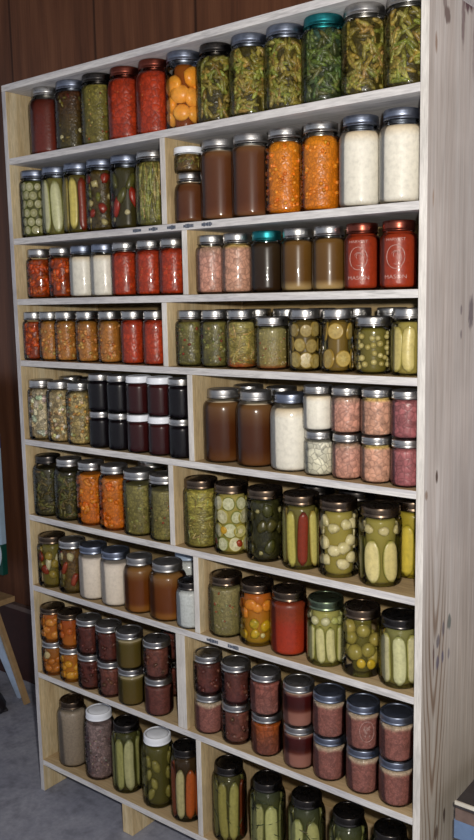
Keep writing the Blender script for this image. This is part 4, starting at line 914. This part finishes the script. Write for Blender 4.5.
# dark printed lumber stamps on two shelf fronts
ink = plain('stamp_ink', (90, 98, 114), .8, var=.5, scale=400)
def stamp(row, x0, x1):
    bm = bmesh.new(); rg = random.Random(int(x0*1000)); z = -T/2
    x = x0
    while x < x1:
        w = rg.uniform(.003, .006); h = rg.uniform(.005, .010)
        box(bm, x, min(x+w, x1), -.0006, -.0001, -h/2, h/2); x += w+rg.uniform(.0004, .0012)
    b = boards[row]
    o = obj('ink_stamp', bm, ink, b); o.location = (-b.location.x, -b.location.y, 0)
for x0, x1 in ((.468, .495), (.52, .548), (.578, .604), (.628, .658), (.682, .712)): stamp(2, x0, x1)
for x0, x1 in ((.665, .700), (.730, .762)): stamp(7, x0, x1)

# ------------------------------------------------------------------ jars
ORD = ['', 'top shelf', 'second shelf down', 'third shelf down', 'fourth shelf down', 'fifth shelf down', 'sixth shelf down', 'seventh shelf down', 'eighth shelf down', 'bottom shelf']
for n, (fb, row, side, phrase, kind, lid, typ, ext, x, y, z, r, H, mouth) in enumerate(JARS):
    root = empty('mason_jar', (x, y, z), random.Random(n).uniform(-.25, .25))
    tag(root, phrase + ', ' + ORD[row], 'jar', 'canning jars on the ' + ORD[row])
    link('glass_body', glass_mesh(r, H, mouth), root)
    lb, ld = LIDS[lid]
    if lid == 'whiterim': lb, ld = 'redtin', 'white'
    link('screw_band', band_mesh(r, H, mouth, lb), root)
    link('lid_disc', disc_mesh(r, H, mouth, ld), root)
    build_contents(kind, root, r, H, mouth, 100+n)
    if ext == 'emblem': emblem(root, r, H, CAMDIR-.42-root.rotation_euler.z)
    if ext == 'oval': emblem(root, r, H, CAMDIR-root.rotation_euler.z, True)

# ------------------------------------------------------------------ things at the left edge
st = empty('folding_easel', (-.70, .34, 0))
tag(st, 'folding stand with tan wooden leg and light blue metal leg', 'stand')
M['tan'] = plain('tan_wood', (169, 138, 98), .6, var=.2); M['lblue'] = plain('pale_blue_metal', (180, 198, 222), .45, var=.15)
bm = bmesh.new(); bar(bm, (.02, -.02, .44), (.232, -.02, .003), .017, .018); obj('wooden_leg', bm, M['tan'], st)
bm = bmesh.new(); bar(bm, (-.115, .0, .44), (.178, .0, .004), .042, .012); obj('metal_leg', bm, M['lblue'], st)
bm = bmesh.new(); bar(bm, (-.185, .0, .44), (-.478, .0, .004), .042, .012); obj('metal_leg', bm, M['lblue'], st)
bm = bmesh.new(); bar(bm, (-.32, -.02, .44), (-.532, -.02, .003), .017, .018); obj('wooden_leg', bm, M['tan'], st)
obj('tray', newbox(-.42, .11, -.03, .045, .345, .366, bev=.002), M['tan'], st)

def poster():
    n = NT('printed_board_front')
    tc = n.n('ShaderNodeTexCoord'); sp = n.n('ShaderNodeSeparateXYZ'); n.l(tc.outputs['Object'], sp.inputs[0])
    z = n.math('DIVIDE', n.math('ADD', sp.outputs['Z'], .08), .80)
    c = n.ramp(z, [(.0, (198, 210, 220)), (.03, (15, 74, 64)), (.245, (169, 195, 218)), (.69, (42, 95, 168)), (.745, (183, 210, 226)), (.765, (15, 79, 76)), (.86, (88, 180, 192)), (.90, (26, 31, 82)), (1.0, (20, 26, 68))], 'CONSTANT')
    nz = n.noise(n.coords((1, 1, 1)), 30, 3, .6)
    c = n.mix(1.0, c, n.ramp(nz, [(.3, .88), (.7, 1.0)]), 'MULTIPLY')
    return n.bsdf(c, .4)
pb = empty('printed_board', (-.845, .358, .4525))
tag(pb, 'printed board in blue, white and green bands on the folding stand', 'board')
obj('panel', newbox(-.26, .245, -.012, .012, 0, .72, bev=.003), poster(), pb)
bm = bmesh.new()
bmesh.ops.create_cone(bm, cap_ends=True, segments=40, radius1=.075, radius2=.075, depth=.002, matrix=Matrix.Translation((.17, -.0135, .08)) @ Matrix.Rotation(PI/2, 4, 'X'))
rd = obj('round_emblem', bm, plain('emblem_white', (201, 216, 228), .5, var=.05), pb)
bm = bmesh.new()
bmesh.ops.create_cone(bm, cap_ends=True, segments=32, radius1=.052, radius2=.052, depth=.002, matrix=Matrix.Translation((.175, -.016, .08)) @ Matrix.Rotation(PI/2, 4, 'X'))
obj('dark_centre', bm, plain('emblem_dark', (24, 26, 44), .5, var=.1), rd)

def shoe():
    bm = bmesh.new(); rings = []; n = 14
    prof = [(-.13, .030, .055), (-.10, .036, .075), (-.05, .036, .07), (0, .038, .055), (.06, .043, .045), (.10, .040, .038), (.13, .026, .026), (.142, .010, .012)]
    for x, w, h in prof:
        ring = []
        for k in range(n):
            a = 2*PI*k/n; ring.append(bm.verts.new((x, math.cos(a)*w, .0035+max(0, h*(.45+.55*math.sin(a))))))
        rings.append(ring)
    for a, b in zip(rings, rings[1:]):
        for k in range(n): bm.faces.new((a[k], a[(k+1) % n], b[(k+1) % n], b[k]))
    bm.faces.new(rings[0]); bm.faces.new(rings[-1])
    bmesh.ops.recalc_face_normals(bm, faces=bm.faces[:]); return bm
sh = empty('shoe', (-.62, .255, 0), -.3)
tag(sh, 'dark shoe lying on the floor beside the folding stand', 'shoe')
obj('upper', shoe(), plain('dark_leather', (29, 26, 32), .5), sh, True)
obj('sole', newbox(-.13, .135, -.034, .034, .0005, .010, bev=.004), plain('shoe_sole', (43, 40, 44), .8), sh)

# ------------------------------------------------------------------ blue bench at the lower right
bn = empty('blue_bench', (1.272, .068, 0))
tag(bn, 'blue painted wooden bench with dark top beside the shelf side panel', 'bench')
M['blue'] = plain('blue_paint', (111, 134, 168), .5, var=.15)
obj('bench_top', newbox(0, .60, 0, .30, .388, .404, bev=.001), plain('dark_top', (63, 60, 62), .45, var=.2), bn)
obj('top_edge_strip', newbox(-.001, .601, -.004, -.0002, .397, .405), plain('white_strip', (216, 210, 196), .5), bn)
obj('edge_board', newbox(0, .60, -.002, .30, .362, .3878), plain('worn_brown_edge', (117, 98, 90), .7, var=.3), bn)
obj('apron', newbox(-.004, .60, .0005, .295, .318, .3617, bev=.002), M['blue'], bn)
for lx, ly in ((.035, .004), (.53, .004), (.035, .25), (.53, .25)):
    obj('leg', newbox(lx, lx+.045, ly, ly+.04, .0005, .3178, bev=.002), M['blue'], bn)

# ------------------------------------------------------------------ camera and light
cam_d = bpy.data.cameras.new('camera'); cam = bpy.data.objects.new('camera', cam_d); COL.objects.link(cam)
cr = Vector((0.7911914089954559, 0.611243272012862, -0.019945344088172095)); cu_ = Vector((-0.07126824397330571, 0.12454249342685497, 0.989651456186461))
cf = Vector((-0.6074018371167036, 0.7815822603859635, -0.14209918549105502))
mm = Matrix((cr, cu_, -cf)).transposed().to_4x4(); mm.translation = (1.9168489723857642, -1.4748245787868255, 1.440833547524989)
cam.matrix_world = mm
cam_d.sensor_fit = 'VERTICAL'; cam_d.sensor_height = 24; cam_d.lens = 842.2708986572416*24/840; cam_d.clip_start = .02
scene.camera = cam

fl = bpy.data.lights.new('camera_flash', 'POINT'); fl.energy = FLASH; fl.shadow_soft_size = .022; fl.color = (1, .95, .88)
fo = bpy.data.objects.new('camera_flash', fl); COL.objects.link(fo)
fo.location = Vector(mm.translation)+cr*.06+cu_*.075+cf*.0
w = bpy.data.worlds.new('world'); scene.world = w; w.use_nodes = True
bg = w.node_tree.nodes['Background']; bg.inputs[0].default_value = (.80, .86, 1.0, 1); bg.inputs[1].default_value = AMB
scene.view_settings.view_transform = 'Standard'; scene.view_settings.look = 'None'; scene.view_settings.exposure = 0.0
scene.cycles.transparent_max_bounces = 24
